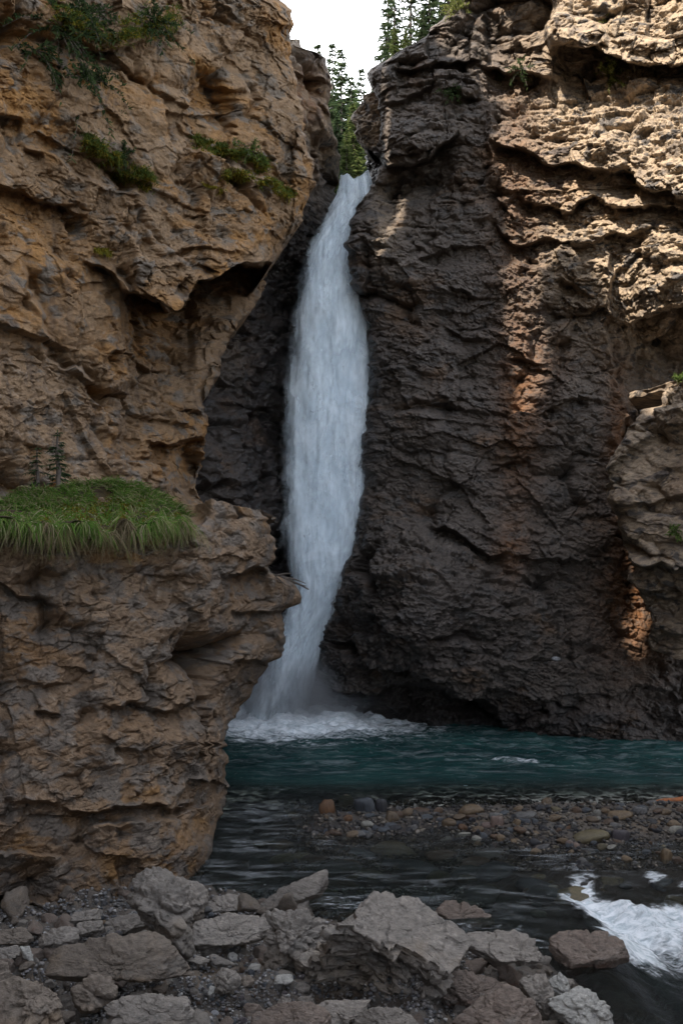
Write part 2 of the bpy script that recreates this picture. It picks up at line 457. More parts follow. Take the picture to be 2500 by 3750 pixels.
# --- lower left block carrying the grass
LL_edge = [(600, 1176), (612, 1195), (622, 1225), (630, 1252), (632, 1285), (618, 1300), (622, 1316), (660, 1330), (685, 1355), (692, 1372), (688, 1388), (655, 1398), (646, 1415),
           (656, 1440), (655, 1495), (650, 1512), (622, 1520), (600, 1545), (585, 1575), (560, 1610), (540, 1635), (528, 1665), (514, 1700), (520, 1760), (526, 1800),
           (515, 1830), (514, 1868), (497, 1900), (492, 1960), (472, 2000), (455, 2030), (440, 2090), (430, 2160)]
LL_Y = rbf([(-80, 1176, 17.6), (-80, 1600, 17.0), (-80, 2100, 16.2), (150, 1180, 18.2), (150, 1600, 17.6), (150, 1900, 17.3), (150, 2100, 16.9), (330, 1180, 19.4), (330, 1600, 18.7),
            (330, 1900, 18.2), (330, 2100, 17.6), (450, 1300, 20.2), (450, 1700, 19.6), (450, 1950, 19.0), (440, 2090, 18.4), (520, 1250, 21.5), (520, 1500, 21.5), (520, 1800, 22.4),
            (600, 1200, 22.5), (640, 1300, 23.5), (660, 1400, 24.5), (640, 1500, 24.5), (550, 1620, 24), (500, 1900, 21.6), (470, 2000, 19.6)])
LL_led = [([(240, 1609), (310, 1614), (390, 1624), (460, 1609), (500, 1590)], .55, 35), ([(0, 1334), (40, 1354), (75, 1369), (135, 1379)], .5, 30), ([(135, 1379), (260, 1400)], .12, 10),
          ([(0, 1556), (100, 1560), (165, 1562)], .2, 20), ([(80, 1626), (145, 1636)], .35, 20),
          ([(515, 1319), (550, 1314), (585, 1309), (620, 1304)], 1.0, 70), ([(140, 1857), (210, 1862), (280, 1852), (350, 1847), (390, 1857), (450, 1832)], .6, 26),
          ([(190, 1905), (250, 1885), (330, 1880), (400, 1862), (500, 1835)], -.5, 30), ([(160, 1500), (240, 1500)], .15, 14),
          ([(0, 1960), (60, 1950), (165, 1965)], -.7, 60), ([(0, 2065), (60, 2080), (150, 2100)], .7, 40),
          ([(230, 1680), (280, 1720), (340, 1730)], .3, 20), ([(40, 1840), (140, 1845)], .4, 25), ([(130, 1440), (150, 1380)], .2, 15, 'v'),
          ([(270, 1965), (280, 2080)], .3, 20, 'v'), ([(520, 1395), (600, 1400), (655, 1400)], .5, 40), ([(530, 1500), (620, 1515)], .5, 50)]
def LL(px, py): return LL_Y(px, py) + ledge_depth(px, py, LL_led) + 1.3 * sstep(1228, 1186, py) * sstep(485, 440, px)
cliff_ll = make_cliff('cliff_left_lower', LL_edge, -400, 1170, 2160, 720, 620, LL,
                   lambda P, X, Y: rock_disp(P, 200, -8, big=(.18, .26), med=(.09, .10), sml=(.028, .055), tiny=(.014, .025), blk=(30, .95, .24), bmul=sstep(500, 380, X), rough=.6, flat=.9, ch=(.04, .06, .13, .26)), M['rock_low'], back=(10, 70, .3), top=(7, 70, -.02),
                   attrs=left_attrs([(70, 1500, 110, 60, 1), (60, 1420, 80, 40, .7), (540, 1350, 50, 60, .6), (300, 1650, 80, 40, .5), (150, 1700, 200, 80, .3)],
                                    [(430, 1980, 120, 60, .5), (100, 2040, 250, 60, .35)]))

# --- back left wall beside and behind the fall
LB_edge = [(684, 90), (690, 112), (720, 118), (742, 128), (752, 150), (760, 175), (757, 210), (752, 240), (762, 285), (772, 310), (776, 345), (782, 395), (778, 420), (765, 440),
           (800, 470), (880, 520), (900, 600), (900, 800), (900, 1000), (900, 1300), (880, 1500), (850, 1720)]
LB_Y = rbf([(400, 90, 31), (400, 500, 32), (400, 1000, 32), (430, 1720, 33), (680, 110, 33), (680, 300, 34), (680, 460, 35.5), (760, 150, 35.5), (770, 350, 37.5), (770, 420, 38.5),
            (600, 700, 37.6), (560, 1000, 35.2), (520, 1200, 33.5), (640, 700, 39.3), (640, 1000, 39.9), (640, 1300, 39.6), (600, 1600, 39.6), (800, 600, 40.2), (830, 1000, 40.4), (820, 1400, 40.4), (780, 1700, 40.2)])
LB_led = [([(640, 150), (700, 165), (760, 180)], .8, 60), ([(620, 285), (650, 290), (700, 300)], -.4, 60), ([(480, 920), (560, 935), (640, 920)], .6, 60), ([(450, 820), (500, 830), (560, 800)], .5, 60),
          ([(705, 300), (712, 360), (720, 420), (740, 450)], 1.2, 50, 'v')]
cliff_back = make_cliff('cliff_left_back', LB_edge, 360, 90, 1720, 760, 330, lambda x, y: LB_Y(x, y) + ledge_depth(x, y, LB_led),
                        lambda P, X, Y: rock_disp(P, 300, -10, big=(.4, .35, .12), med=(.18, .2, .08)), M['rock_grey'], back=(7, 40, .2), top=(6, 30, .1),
                        attrs={'wet': lambda X, Y, P: np.clip(sstep(420, 560, Y) * (1 - .5 * gauss(X, Y, 500, 1080, 60, 140)), 0, 1), 'rust': lambda X, Y, P: .9 * gauss(X, Y, 700, 220, 60, 70) + .4 * gauss(X, Y, 690, 400, 30, 60),
                               'pale': lambda X, Y, P: .8 * sstep(470, 300, Y) * (1 - gauss(X, Y, 720, 130, 60, 30)) + .7 * gauss(X, Y, 500, 800, 60, 80)})

# --- right wall
RW_edge = [(1062, -60), (1050, 0), (1032, 22), (1010, 48), (990, 62), (985, 78), (950, 100), (925, 112), (900, 132), (872, 148), (852, 158), (846, 175), (850, 195), (858, 215), (868, 230),
           (870, 260), (872, 300), (870, 335), (884, 352), (880, 372), (868, 392), (855, 420), (840, 445), (826, 462), (812, 490), (802, 510), (803, 530), (796, 555), (796, 590), (800, 625),
           (806, 650), (813, 670), (818, 690), (836, 735), (848, 752), (850, 800), (848, 870), (846, 925), (843, 965), (836, 1010), (826, 1050), (820, 1070), (835, 1090), (838, 1120), (830, 1145),
           (826, 1170), (815, 1195), (818, 1215), (812, 1245), (806, 1275), (790, 1300), (778, 1325), (768, 1350), (760, 1385), (745, 1430), (732, 1470), (722, 1520), (712, 1560), (705, 1600), (695, 1640), (690, 1740)]
RW_Y = rbf([(850, -60, 36), (870, 200, 35.8), (850, 420, 36.6), (810, 560, 35.6), (850, 850, 36.4), (830, 1080, 36.4), (820, 1230, 36.2), (770, 1400, 36.4), (740, 1550, 37.4), (710, 1740, 37.6),
            (1050, -60, 34.5), (1000, 200, 34.2), (950, 330, 34.0), (1000, 420, 35.2), (1000, 700, 35.0), (1000, 1000, 34.7), (1000, 1190, 35.3), (960, 1240, 34.2), (960, 1330, 31.7), (870, 1400, 33.2), (950, 1480, 31.4), (930, 1600, 35.2), (930, 1740, 36.0),
            (1120, 100, 35.2), (1150, 230, 34.6), (1200, 330, 33.6), (1250, 480, 34.0), (1200, 800, 34.4), (1200, 1150, 34.4), (1150, 1330, 33.6), (1200, 1500, 33.0), (1180, 1640, 33.9), (1180, 1740, 34.6),
            (1350, -60, 32.2), (1350, 90, 32.2), (1380, 200, 33.2), (1400, 330, 31.6), (1400, 450, 32.2), (1400, 700, 33.4), (1350, 1000, 34.4), (1380, 1250, 34.2), (1400, 1450, 33.8), (1420, 1640, 32.6), (1420, 1740, 33.0),
            (1620, -60, 30), (1620, 90, 30.0), (1620, 200, 31.0), (1600, 400, 29.6), (1600, 560, 30.6), (1600, 680, 31.0), (1580, 830, 35), (1600, 1100, 34.5), (1600, 1450, 34.2), (1640, 1650, 32.0), (1640, 1740, 32.4)])
RW_led = [([(905, 160), (985, 155), (1010, 140), (1050, 128), (1105, 132)], 1.0, 60), ([(1010, 212), (1060, 218), (1104, 216)], .7, 30),
          ([(1100, 150), (1170, 160), (1270, 175)], 1.0, 50), ([(1272, 95), (1364, 102), (1454, 132), (1568, 148)], 1.6, 60),
          ([(866, 345), (889, 378), (984, 366), (1019, 320), (1050, 293)], 1.5, 60), ([(872, 235), (930, 228), (990, 205), (1020, 190)], .6, 20),
          ([(1120, 322), (1164, 331), (1209, 346), (1264, 371), (1324, 361), (1364, 381), (1424, 386), (1504, 430), (1568, 440)], 1.1, 45),
          ([(1185, 448), (1264, 475), (1314, 475), (1359, 450), (1434, 475), (1494, 460), (1568, 475)], .9, 38),
          ([(1125, 498), (1184, 555), (1249, 540), (1334, 560), (1409, 535), (1499, 510)], .7, 40), ([(1440, 735), (1480, 712), (1524, 700), (1568, 690)], 2.2, 160),
          ([(1030, 662), (1060, 670), (1088, 684)], .5, 18), ([(1015, 742), (1060, 770), (1132, 782)], .5, 22), ([(980, 1196), (1064, 1240), (1129, 1276), (1170, 1264)], 1.0, 45),
          ([(1170, 1264), (1240, 1285), (1330, 1290)], .5, 30), ([(700, 1560), (780, 1590), (884, 1578), (984, 1582), (1104, 1606), (1138, 1632)], 1.6, 80),
          ([(924, 917), (1134, 910), (1384, 916)], .22, 10), ([(1165, 820), (1200, 812), (1245, 830)], .5, 25), ([(1110, 1075), (1210, 1050), (1240, 1070)], .4, 22),
          ([(1270, 640), (1330, 655), (1360, 680)], .5, 25), ([(1380, 560), (1400, 640), (1390, 720), (1410, 900)], .8, 60, 'v'), ([(1120, 230), (1112, 330), (1118, 420)], -.5, 60, 'v'),
          ([(1440, 900), (1420, 1000), (1395, 1100)], .9, 40, 'v'), ([(1250, 0), (1262, 60), (1268, 110)], -.8, 60, 'v'), ([(1105, 20), (1110, 80), (1112, 150)], .7, 50, 'v'),
          ([(1040, 380), (1035, 430), (1060, 520)], .25, 14, 'v'), ([(1180, 1280), (1260, 1380), (1270, 1460)], .6, 60, 'v'), ([(820, 560), (835, 640), (848, 700)], .5, 20, 'v'),
          ([(1380, 40), (1390, 100)], .3, 16, 'v'), ([(1475, 0), (1480, 90)], .4, 20, 'v'), ([(1140, 60), (1230, 75)], .25, 14)]
def RW(px, py):
    Y = RW_Y(px, py) + ledge_depth(px, py, RW_led)
    j = vnoise(np.stack([px / 40, py / 12, 0 * px], -1), 77) * 10
    # the sloping top of the bulge beside the fall
    return Y
def right_disp(P, X, Y):
    cap = sstep(250, 190, Y)                         # blocky cap rock, crumbly face below it
    slab = sstep(1160, 1040, X) * sstep(380, 460, Y) * sstep(1260, 1180, Y)      # smoother face right of the fall
    h = rock_disp(P, 400, 12, big=(.26, .32), med=(.07, .13), sml=(.055, .10), tiny=(.028, .042), fine=.042, sz=(2.6, 1.0, .42, .17), ch=(.11, .21 * (1 - .5 * slab), .34 * (1 - .5 * slab), .42 * (1 - .25 * slab)), rough=np.maximum(.5 * (1 - cap), (1 - cap) * sstep(950, 1250, X) * sstep(1000, 600, Y) + .75 * sstep(1150, 1300, Y)) + .35 * cap, blk=(-25, .9, .15))
    B = warp(bed(P, 8), .15, .8, 441)
    band = sstep(1200, 1300, Y) * sstep(1300, 1050, X)                # thin horizontal bedding on the bulge by the pool
    h += band * (.07 * ridged(bed(P, 4) * np.array([.5, .5, 6.5], f32), 4, 455) + .05 * ridged(bed(P, 4) * np.array([1.2, 1.2, 14], f32), 3, 456))
    h += cap * (blocks(B, 1.7, 1.3, 431, .42, .15, .05, .3) + blocks(B, .7, .45, 432, .13, .06, .03, .1))
    return h
def right_attr(lst):
    return lambda X, Y, P: np.clip(sum(a * gauss(X, Y, x, y, sx, sy) for x, y, sx, sy, a in lst), 0, 1)
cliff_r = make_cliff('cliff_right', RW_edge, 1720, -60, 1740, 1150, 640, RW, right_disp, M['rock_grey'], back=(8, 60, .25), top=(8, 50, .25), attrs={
    'pale': lambda X, Y, P: np.clip(sstep(1080, 1330, X) * sstep(900, 500, Y) + .9 * gauss(X, Y, 1490, 700, 90, 150) + .5 * gauss(X, Y, 890, 500, 40, 100), 0, 1),  # tan rock, painted paler where the sun falls to brighten the lit face
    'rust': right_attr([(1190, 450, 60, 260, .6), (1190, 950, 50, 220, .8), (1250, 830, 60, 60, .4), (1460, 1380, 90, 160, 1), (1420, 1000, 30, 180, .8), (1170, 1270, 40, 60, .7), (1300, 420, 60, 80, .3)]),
    'wet': right_attr([(820, 900, 60, 500, .8), (1000, 800, 150, 400, .35), (950, 1500, 300, 180, .45), (1100, 1660, 600, 50, .9), (720, 1500, 60, 200, 1), (1200, 600, 70, 330, .6)])})  # the last wet patch is gloss put on the sunlit strip for glints

# --- spur in the notch and grey buttress at the right margin
SP_edge = [(860, 228), (836, 232), (820, 250), (813, 275), (815, 300), (822, 330), (840, 350), (850, 380), (850, 440), (846, 520)]
SP_Y = rbf([(880, 228, 37.5), (880, 520, 38), (820, 280, 39), (845, 400, 40), (850, 300, 38)])
cliff_spur = make_cliff('cliff_spur', SP_edge, 930, 228, 520, 200, 90, lambda x, y: SP_Y(x, y) + ledge_depth(x, y, [([(805, 348), (850, 352), (900, 350)], 1.6, 120)]),
                        lambda P, X, Y: rock_disp(P, 500, 5, big=(.2, .25, .1), med=(.12, .12, .08)), M['rock_grey'], back=(4, 30, .3), top=(4, 20, .1), rnd=.4,
                        attrs={'pale': lambda X, Y, P: .8 * sstep(350, 330, Y), 'rust': lambda X, Y, P: 0 * X + .1, 'wet': lambda X, Y, P: sstep(335, 360, Y)})
BU_edge = [(1560, 872), (1538, 888), (1522, 905), (1520, 932), (1470, 940), (1462, 960), (1440, 990), (1425, 1015), (1410, 1040), (1398, 1080), (1393, 1110), (1397, 1150), (1412, 1180), (1424, 1210), (1430, 1250),
           (1440, 1275), (1452, 1300), (1446, 1335), (1470, 1362), (1484, 1390), (1492, 1430), (1482, 1470), (1498, 1492), (1540, 1508), (1570, 1512), (1600, 1530)]
BU_Y = rbf([(1640, 872, 26.4), (1640, 1200, 26.2), (1640, 1512, 27), (1530, 900, 28.2), (1450, 1000, 28.6), (1400, 1120, 28.8), (1430, 1250, 28.8), (1490, 1420, 29), (1560, 940, 27.0), (1540, 1100, 27.0), (1560, 1300, 27.0), (1560, 1480, 28)])
BU_led = [([(1412, 1262), (1460, 1280), (1520, 1290), (1640, 1300)], .9, 50), ([(1440, 1350), (1500, 1372), (1640, 1360)], .6, 40), ([(1470, 945), (1530, 938), (1640, 930)], -.5, 30), ([(1400, 1160), (1500, 1150), (1640, 1120)], .35, 30),
          ([(1480, 1460), (1560, 1450), (1640, 1440)], .3, 30)]
cliff_butt = make_cliff('cliff_buttress', BU_edge, 1720, 872, 1530, 460, 230, lambda x, y: BU_Y(x, y) + ledge_depth(x, y, BU_led),
                        lambda P, X, Y: rock_disp(P, 600, 14, big=(.25, .3, .1), med=(.16, .2, .08), sml=(.09, .12, .05), tiny=(.035, .05, .02)), M['rock_grey'], back=(5, 40, .4), top=(5, 30, .05), rnd=.25,
                        attrs={'pale': lambda X, Y, P: .75 + 0 * X, 'rust': lambda X, Y, P: .3 * gauss(X, Y, 1560, 1130, 80, 60), 'wet': lambda X, Y, P: .35 * sstep(1350, 1480, Y)})
#==PART3==
# ------------------------------------------------------------------ ground and water
LA, LN = np.array([-2.5, 18.3]), np.array([-.463, -.886])
def bank_s(x, y): return (x - LA[0]) * LN[0] + (y - LA[1]) * LN[1]
def low_in(x, y): return np.minimum(x - 4.2 + .12 * np.sin(y * 2.1), (18.5 + .18 * np.sin(x * 1.7 + 1)) - y)     # how far inside the lower basin
def water_z(x, y): return -.7 * sstep(-.1, 1.5, low_in(x, y)) - .12 * sstep(2.6, 4.3, x) * sstep(20.8, 18.6, y)
def ground_z(x, y):
    z = -.45 + 0 * x
    z = z - 1.7 * sstep(24.2, 30, y)                                        # plunge pool
    bar = np.exp(-((y - 23.2 - .10 * (x - 3)) / 2.0) ** 2) * sstep(-2.2, -.2, x)
    z = z + .52 * bar
    z = z + .3 * sstep(2.0, 5.0, x) * sstep(17.5, 20, y) * sstep(25, 22, y)
    z = z - .9 * sstep(0, 1.2, low_in(x, y))
    s = bank_s(x, y)
    bank = (.55 * sstep(-.6, .5, s) + .085 * np.clip(s, 0, 6)) * (1 - sstep(2.9, 4.0, x) * sstep(11, 13, y))
    z = z + bank
    z = z + .42 * np.clip(9 - y, 0, 14) * sstep(9.5, 6, y)                    # rises to where the camera stands
    z = z + 1.5 * sstep(-6.5, -10, x) * sstep(24, 15, y)
    return z
def gz(x, y): return float(ground_z(np.array(float(x)), np.array(float(y))))

def axis_pts(lo, hi, step, far, n=14):
    a = np.arange(lo, hi, step); t = np.linspace(0, 1, n + 1)[1:] ** 2
    return np.r_[(lo - t * far)[::-1], a, hi + t * far]
gx = axis_pts(-9, 13, .075, 160); gy = axis_pts(8.5, 42, .075, 160)
X, Yg = np.meshgrid(gx, gy)
Z = ground_z(X, Yg)
Pg = np.stack([X, Yg, Z], -1).astype(f32)
inn = ((X > -9) & (X < 13) & (Yg > 8.5) & (Yg < 42))
q = np.stack([X, Yg, 0 * X], -1).astype(f32)
bk_ = inn * sstep(-.4, .5, bank_s(X, Yg))
q2 = q + .12 * np.stack([vnoise(q * 3, 811), vnoise(q * 3 + 7, 812), 0 * X], -1)
Pg[..., 2] += inn * (.08 * fbm(q * .9, 4, 800) + .03 * np.abs(fbm(q * 3.5, 3, 801)) + facet(q / .35, 802, .04, .04)) \
    + bk_ * (facet(q2 / .62, 803, .17, .26) + facet(q2 / .27, 804, .07, .10) + .02 * fbm(q * 6, 3, 805) - .06)
_gxi, _gyi = gx.copy(), gy.copy()
def near_ground(x, y):
    i = np.clip(np.searchsorted(_gyi, y), 0, len(_gyi) - 1); j = np.clip(np.searchsorted(_gxi, x), 0, len(_gxi) - 1)
    return Pg[i, j, 2]
TX, TY = np.meshgrid(np.arange(-60, 1900, 6.0), np.arange(1700, 2520, 5.0)); TYD = np.zeros_like(TX)
open_ = np.ones(TX.shape, bool)
for Yd in np.linspace(9, 42, 700):                   # march the sight lines once, look depths up afterwards
    p_ = unproj(TX, TY, Yd)
    hit = open_ & (p_[..., 2] < np.maximum(near_ground(p_[..., 0], p_[..., 1]), water_z(p_[..., 0], p_[..., 1]) - .25))
    TYD[hit] = Yd; open_ &= ~hit
def on_ground(px, py, lift=0.0):
    """point of the ground seen at a pixel"""
    i = int(np.clip(round((py - 1700) / 5), 0, TX.shape[0] - 1)); j = int(np.clip(round((px + 60) / 6), 0, TX.shape[1] - 1))
    return unproj(np.array(float(px)), np.array(float(py)), np.array(TYD[i, j]))
me = mesh_from('ground', Pg, grid_quads(*X.shape))
M['gravel'] = rock_mat('wet_gravel_bed', (.115, .10, .087), (.13, .102, .076), (.10, .096, .09), (.22, .20, .178), dark=(.038, .036, .033), scale=2.6, warm_amt=.5, grey_amt=.6, rough=.75, bump=.9, wet_attr='wet')
add_attr(me, 'wet', np.clip(sstep(.12, .0, Z) , 0, 1))
tag(link('ground', me, M['gravel']), kind='structure')

# water: clear in the shallows, teal where deep, white where it churns
def water_mat():
    m, nt = new_mat('stream_water'); g = NT(nt)
    co = g.coord('Object')
    depth, foam = g.attr('depth'), g.attr('foam')
    wav = g.noise(g.mapping(co, (1.1, 2.6, 1)), 1.9, 6, .62, .8)
    wav2 = g.noise(g.mapping(co, (1.0, 3.2, 1), (0, 0, .45)), 4.5, 5, .6, .5)
    nb = g.bump(g.math('ADD', wav, g.math('MULTIPLY', wav2, .5)), .9, .3)
    deepc = g.mix(g.maprange(g.noise(co, .35, 4, .6), .35, .65), (.006, .034, .034), (.014, .066, .060))
    df = g.n('ShaderNodeBsdfDiffuse'); g.l(g.mix(g.maprange(depth, .6, 1.6), (.012, .022, .02), deepc), df.inputs['Color']); g.l(nb, df.inputs['Normal'])
    tr = g.n('ShaderNodeBsdfTransparent'); g.l(g.mix(g.maprange(depth, 0, .6), (.93, .95, .93), (.42, .5, .46)), tr.inputs['Color'])
    gl = g.n('ShaderNodeBsdfGlossy'); gl.inputs['Roughness'].default_value = .16; g.l(nb, gl.inputs['Normal'])
    body = g.n('ShaderNodeMixShader'); g.l(g.maprange(depth, .15, 1.25), body.inputs[0]); g.l(tr.outputs[0], body.inputs[1]); g.l(df.outputs[0], body.inputs[2])
    fr = g.n('ShaderNodeFresnel'); fr.inputs['IOR'].default_value = 1.33; g.l(nb, fr.inputs['Normal'])
    sh = g.n('ShaderNodeMixShader'); g.l(g.math('MULTIPLY', fr.outputs[0], .9), sh.inputs[0]); g.l(body.outputs[0], sh.inputs[1]); g.l(gl.outputs[0], sh.inputs[2])
    # foam: streaky lace whose coverage follows how hard the water churns there
    n1 = g.noise(g.mapping(co, (1.0, 2.0, 1)), 1.2, 8, .66, 1.4)
    n2 = g.noise(g.mapping(co, (1.0, 2.4, 1)), 5.0, 6, .7, .8)
    n = g.math('ADD', g.math('MULTIPLY', n1, .62), g.math('MULTIPLY', n2, .38))
    thr = g.math('SUBTRACT', .74, g.math('MULTIPLY', foam, .5))
    fm = g.maprange(g.math('SUBTRACT', n, thr), -.04, .24)
    fl = g.noise(g.mapping(co, (1.0, 2.6, 1)), 8.0, 3, .6, .4)
    fl = g.math('MULTIPLY', g.math('MULTIPLY', g.maprange(fl, .64, .74), g.maprange(wav, .45, .6)), g.maprange(depth, .1, .9, .35, .55))  # white flecks painted on the wave crests for sparkle
    fm = g.math('MAXIMUM', fm, fl)
    sk = g.noise(g.mapping(co, (.8, 3.2, 1), (0, 0, .45)), 1.1, 4, .6, .9)
    sk = g.math('MULTIPLY', g.maprange(sk, .46, .75), g.attr('silk'))  # silky flow streaks, the sky's gleam painted into their pale colour
    fm = g.math('MAXIMUM', fm, sk)
    fo = g.n('ShaderNodeBsdfPrincipled'); g.l(g.mix(g.maprange(n2, .35, .62), (.50, .57, .60), (.86, .89, .91)), fo.inputs['Base Color']); fo.inputs['Roughness'].default_value = .7
    fo.inputs['Subsurface Weight'].default_value = 0
    g.l(g.bump(n, .8, .12), fo.inputs['Normal'])
    fin = g.n('ShaderNodeMixShader'); g.l(g.math('MULTIPLY', fm, .93), fin.inputs[0]); g.l(sh.outputs[0], fin.inputs[1]); g.l(fo.outputs[0], fin.inputs[2])
    g.out(fin.outputs[0]); return m
M['water'] = water_mat()
wx = np.arange(-9, 13, .055); wy = np.arange(10, 44, .055)
X, Yg = np.meshgrid(wx, wy)
q = np.stack([X, Yg, 0 * X], -1).astype(f32)
lo = low_in(X, Yg) + .22 * fbm(q * 1.6, 4, 69)
d_fall = np.sqrt(((X + 2.2) / 1.35) ** 2 + ((Yg - 37.2)) ** 2)
foam = 1.0 * np.exp(-(d_fall / 3.4) ** 2) + .48 * np.exp(-(d_fall / 6.5) ** 2) + .14 * np.exp(-(d_fall / 12) ** 2)
foam = np.maximum(foam, .60 * np.exp(-((X - 4.5) / 4.5) ** 2 - ((Yg - 29.6 + .1 * (X - 4)) / .35) ** 2) * (.4 + .6 * sstep(-.1, .4, fbm(q * .6, 2, 60))))
foam = np.maximum(foam, 1.0 * np.exp(-((X - 10.2) / 1.1) ** 2 - ((Yg - 33.1) / .55) ** 2))
foam = np.maximum(foam, .30 * sstep(31, 35, Yg) * sstep(8, 0, X))
rap = sstep(-.3, .45, lo + .2 * fbm(q * 3.1, 4, 70)) * sstep(15.7, 16.7, Yg + .25 * fbm(q * .8, 2, 61)) * (.72 + .25 * np.exp(-((lo - .5) / .45) ** 2))
rap = rap * (1 - .38 * sstep(.7, 2.2, lo + .6 * fbm(q * .9, 3, 68)))
riff = (.62 * sstep(3.2, 5.2, X) * sstep(17.8, 18.8, Yg) * sstep(21.6, 19.6, Yg)) * sstep(-.2, .4, fbm(q * np.array([1.3, 2.2, 1], f32), 3, 62))
tong = .95 * np.exp(-((X - 4.55 - .12 * (Yg - 18.9)) / .28) ** 2) * sstep(17.8, 18.4, Yg) * sstep(19.9, 19.2, Yg)
run = .42 * sstep(0.1, -.5, bank_s(X, Yg)) * sstep(-1.8, -.9, bank_s(X, Yg)) * sstep(-3, 0, X) * sstep(4.3, 3, X)
foam = np.clip(np.maximum.reduce([foam, rap, riff, tong, run]), 0, 1.3)
flat_ = ~(foam > 9)
Zw = water_z(X, Yg)
amp = .02 + .06 * sstep(26, 31, Yg) + .16 * np.clip(foam - .45, 0, .6)
Zw = Zw + amp * (fbm(q * np.array([1.0, 2.2, 1], f32), 4, 63) + .5 * fbm(q * np.array([3, 5.5, 1], f32), 3, 64))
Zw += .35 * np.exp(-(d_fall / 1.7) ** 2) * (1 + .8 * fbm(q * 1.6, 3, 65))
Zw += rap * .16 * fbm(q * 1.5, 5, 66)
dep = np.clip(water_z(X, Yg) - ground_z(X, Yg), 0, 3)
me = mesh_from('water', np.stack([X, Yg, Zw], -1), grid_quads(*X.shape))
add_attr(me, 'depth', dep); add_attr(me, 'foam', foam)
silk = sstep(22.8, 21.2, Yg) * sstep(15, 16.5, Yg) * sstep(.3, -.3, bank_s(X, Yg)) * (.04 + .14 * sstep(-.1, .5, fbm(q * np.array([.5, 1.1, 1], f32), 3, 72)))
silk = np.maximum(silk, .30 * sstep(25.5, 24, Yg) * sstep(20, 21, Yg) * np.exp(-((X + 1.9) / 1.0) ** 2)); silk = np.maximum(silk, .16 * sstep(26, 29, Yg))
add_attr(me, 'silk', silk)
tag(link('water', me, M['water']), kind='structure')

# ------------------------------------------------------------------ the fall
WF = np.array([(400, 778, 848), (425, 774, 858), (450, 765, 866), (480, 744, 850), (500, 724, 846), (530, 700, 838), (560, 683, 835), (600, 667, 838), (650, 649, 848), (700, 633, 858), (760, 621, 868), (820, 612, 872), (900, 603, 872),
               (1000, 599, 868), (1100, 599, 858), (1200, 604, 848), (1250, 611, 838), (1300, 617, 828), (1350, 630, 812), (1400, 622, 790), (1450, 610, 762), (1500, 596, 742), (1550, 580, 726), (1600, 560, 716), (1640, 536, 712), (1662, 525, 712)], float)
def fall_mat(seed, dens, edge, contrast):
    m, nt = new_mat('falling_water'); g = NT(nt)
    uv = g.n('ShaderNodeUVMap').outputs[0]
    sep = g.n('ShaderNodeSeparateXYZ'); g.l(uv, sep.inputs[0]); u, v = sep.outputs[0], sep.outputs[1]
    mp = g.n('ShaderNodeMapping'); g.l(uv, mp.inputs['Vector']); mp.inputs['Location'].default_value = (seed * 7.1, seed * 3.3, seed)
    base = mp.outputs[0]
    s1 = g.noise(g.mapping(base, (5, .42, 1)), 1.0, 7, .62, .5)        # long streaks
    s2 = g.noise(g.mapping(base, (22, 1.1, 1)), 1.0, 5, .6, .3)        # threads
    s3 = g.noise(g.mapping(base, (3.0, .55, 1)), 1.0, 5, .6, 1.0)      # surges
    n = g.math('ADD', g.math('ADD', g.math('MULTIPLY', s1, .42), g.math('MULTIPLY', s2, .2)), g.math('MULTIPLY', s3, .38))
    eds = g.math('MULTIPLY', g.maprange(u, 0.0, .10), g.maprange(u, 1.0, .92)); edw = g.math('MULTIPLY', g.maprange(u, 0.0, edge), g.maprange(u, 1.0, 1 - edge * .3))
    dw = g.math('MULTIPLY', g.maprange(v, 7.5, 11.0), g.maprange(v, 27.5, 24.0, .35, 1.0))
    ed = g.math('ADD', g.math('MULTIPLY', edw, dw), g.math('MULTIPLY', eds, g.math('SUBTRACT', 1.0, dw)))
    a = g.math('ADD', g.math('MULTIPLY', g.math('SUBTRACT', n, .5), contrast), g.math('SUBTRACT', g.math('MULTIPLY', ed, 1.0 + dens), 1.0 - dens * .2))
    a = g.maprange(a, -.35, .75)
    a = g.math('MULTIPLY', a, g.maprange(u, 0, .06)); a = g.math('MULTIPLY', a, g.maprange(u, 1, .95))
    b = g.n('ShaderNodeBsdfDiffuse'); g.l(g.mix(g.maprange(n, .35, .65), (.70, .80, .87), (.88, .94, .97)), b.inputs['Color'])
    t = g.n('ShaderNodeBsdfTranslucent'); t.inputs['Color'].default_value = (.75, .84, .9, 1)
    mx = g.n('ShaderNodeMixShader'); mx.inputs[0].default_value = .25; g.l(b.outputs[0], mx.inputs[1]); g.l(t.outputs[0], mx.inputs[2])
    g.l(g.bump(n, .35, .25), b.inputs['Normal'])
    tr = g.n('ShaderNodeBsdfTransparent')
    fin = g.n('ShaderNodeMixShader'); g.l(a, fin.inputs[0]); g.l(tr.outputs[0], fin.inputs[1]); g.l(mx.outputs[0], fin.inputs[2])
    g.out(fin.outputs[0]); return m
wf = empty('waterfall', (-2.3, 37.4, 0))
tag(wf, 'tall white waterfall plunging through the rock cleft into the teal pool', 'waterfall')
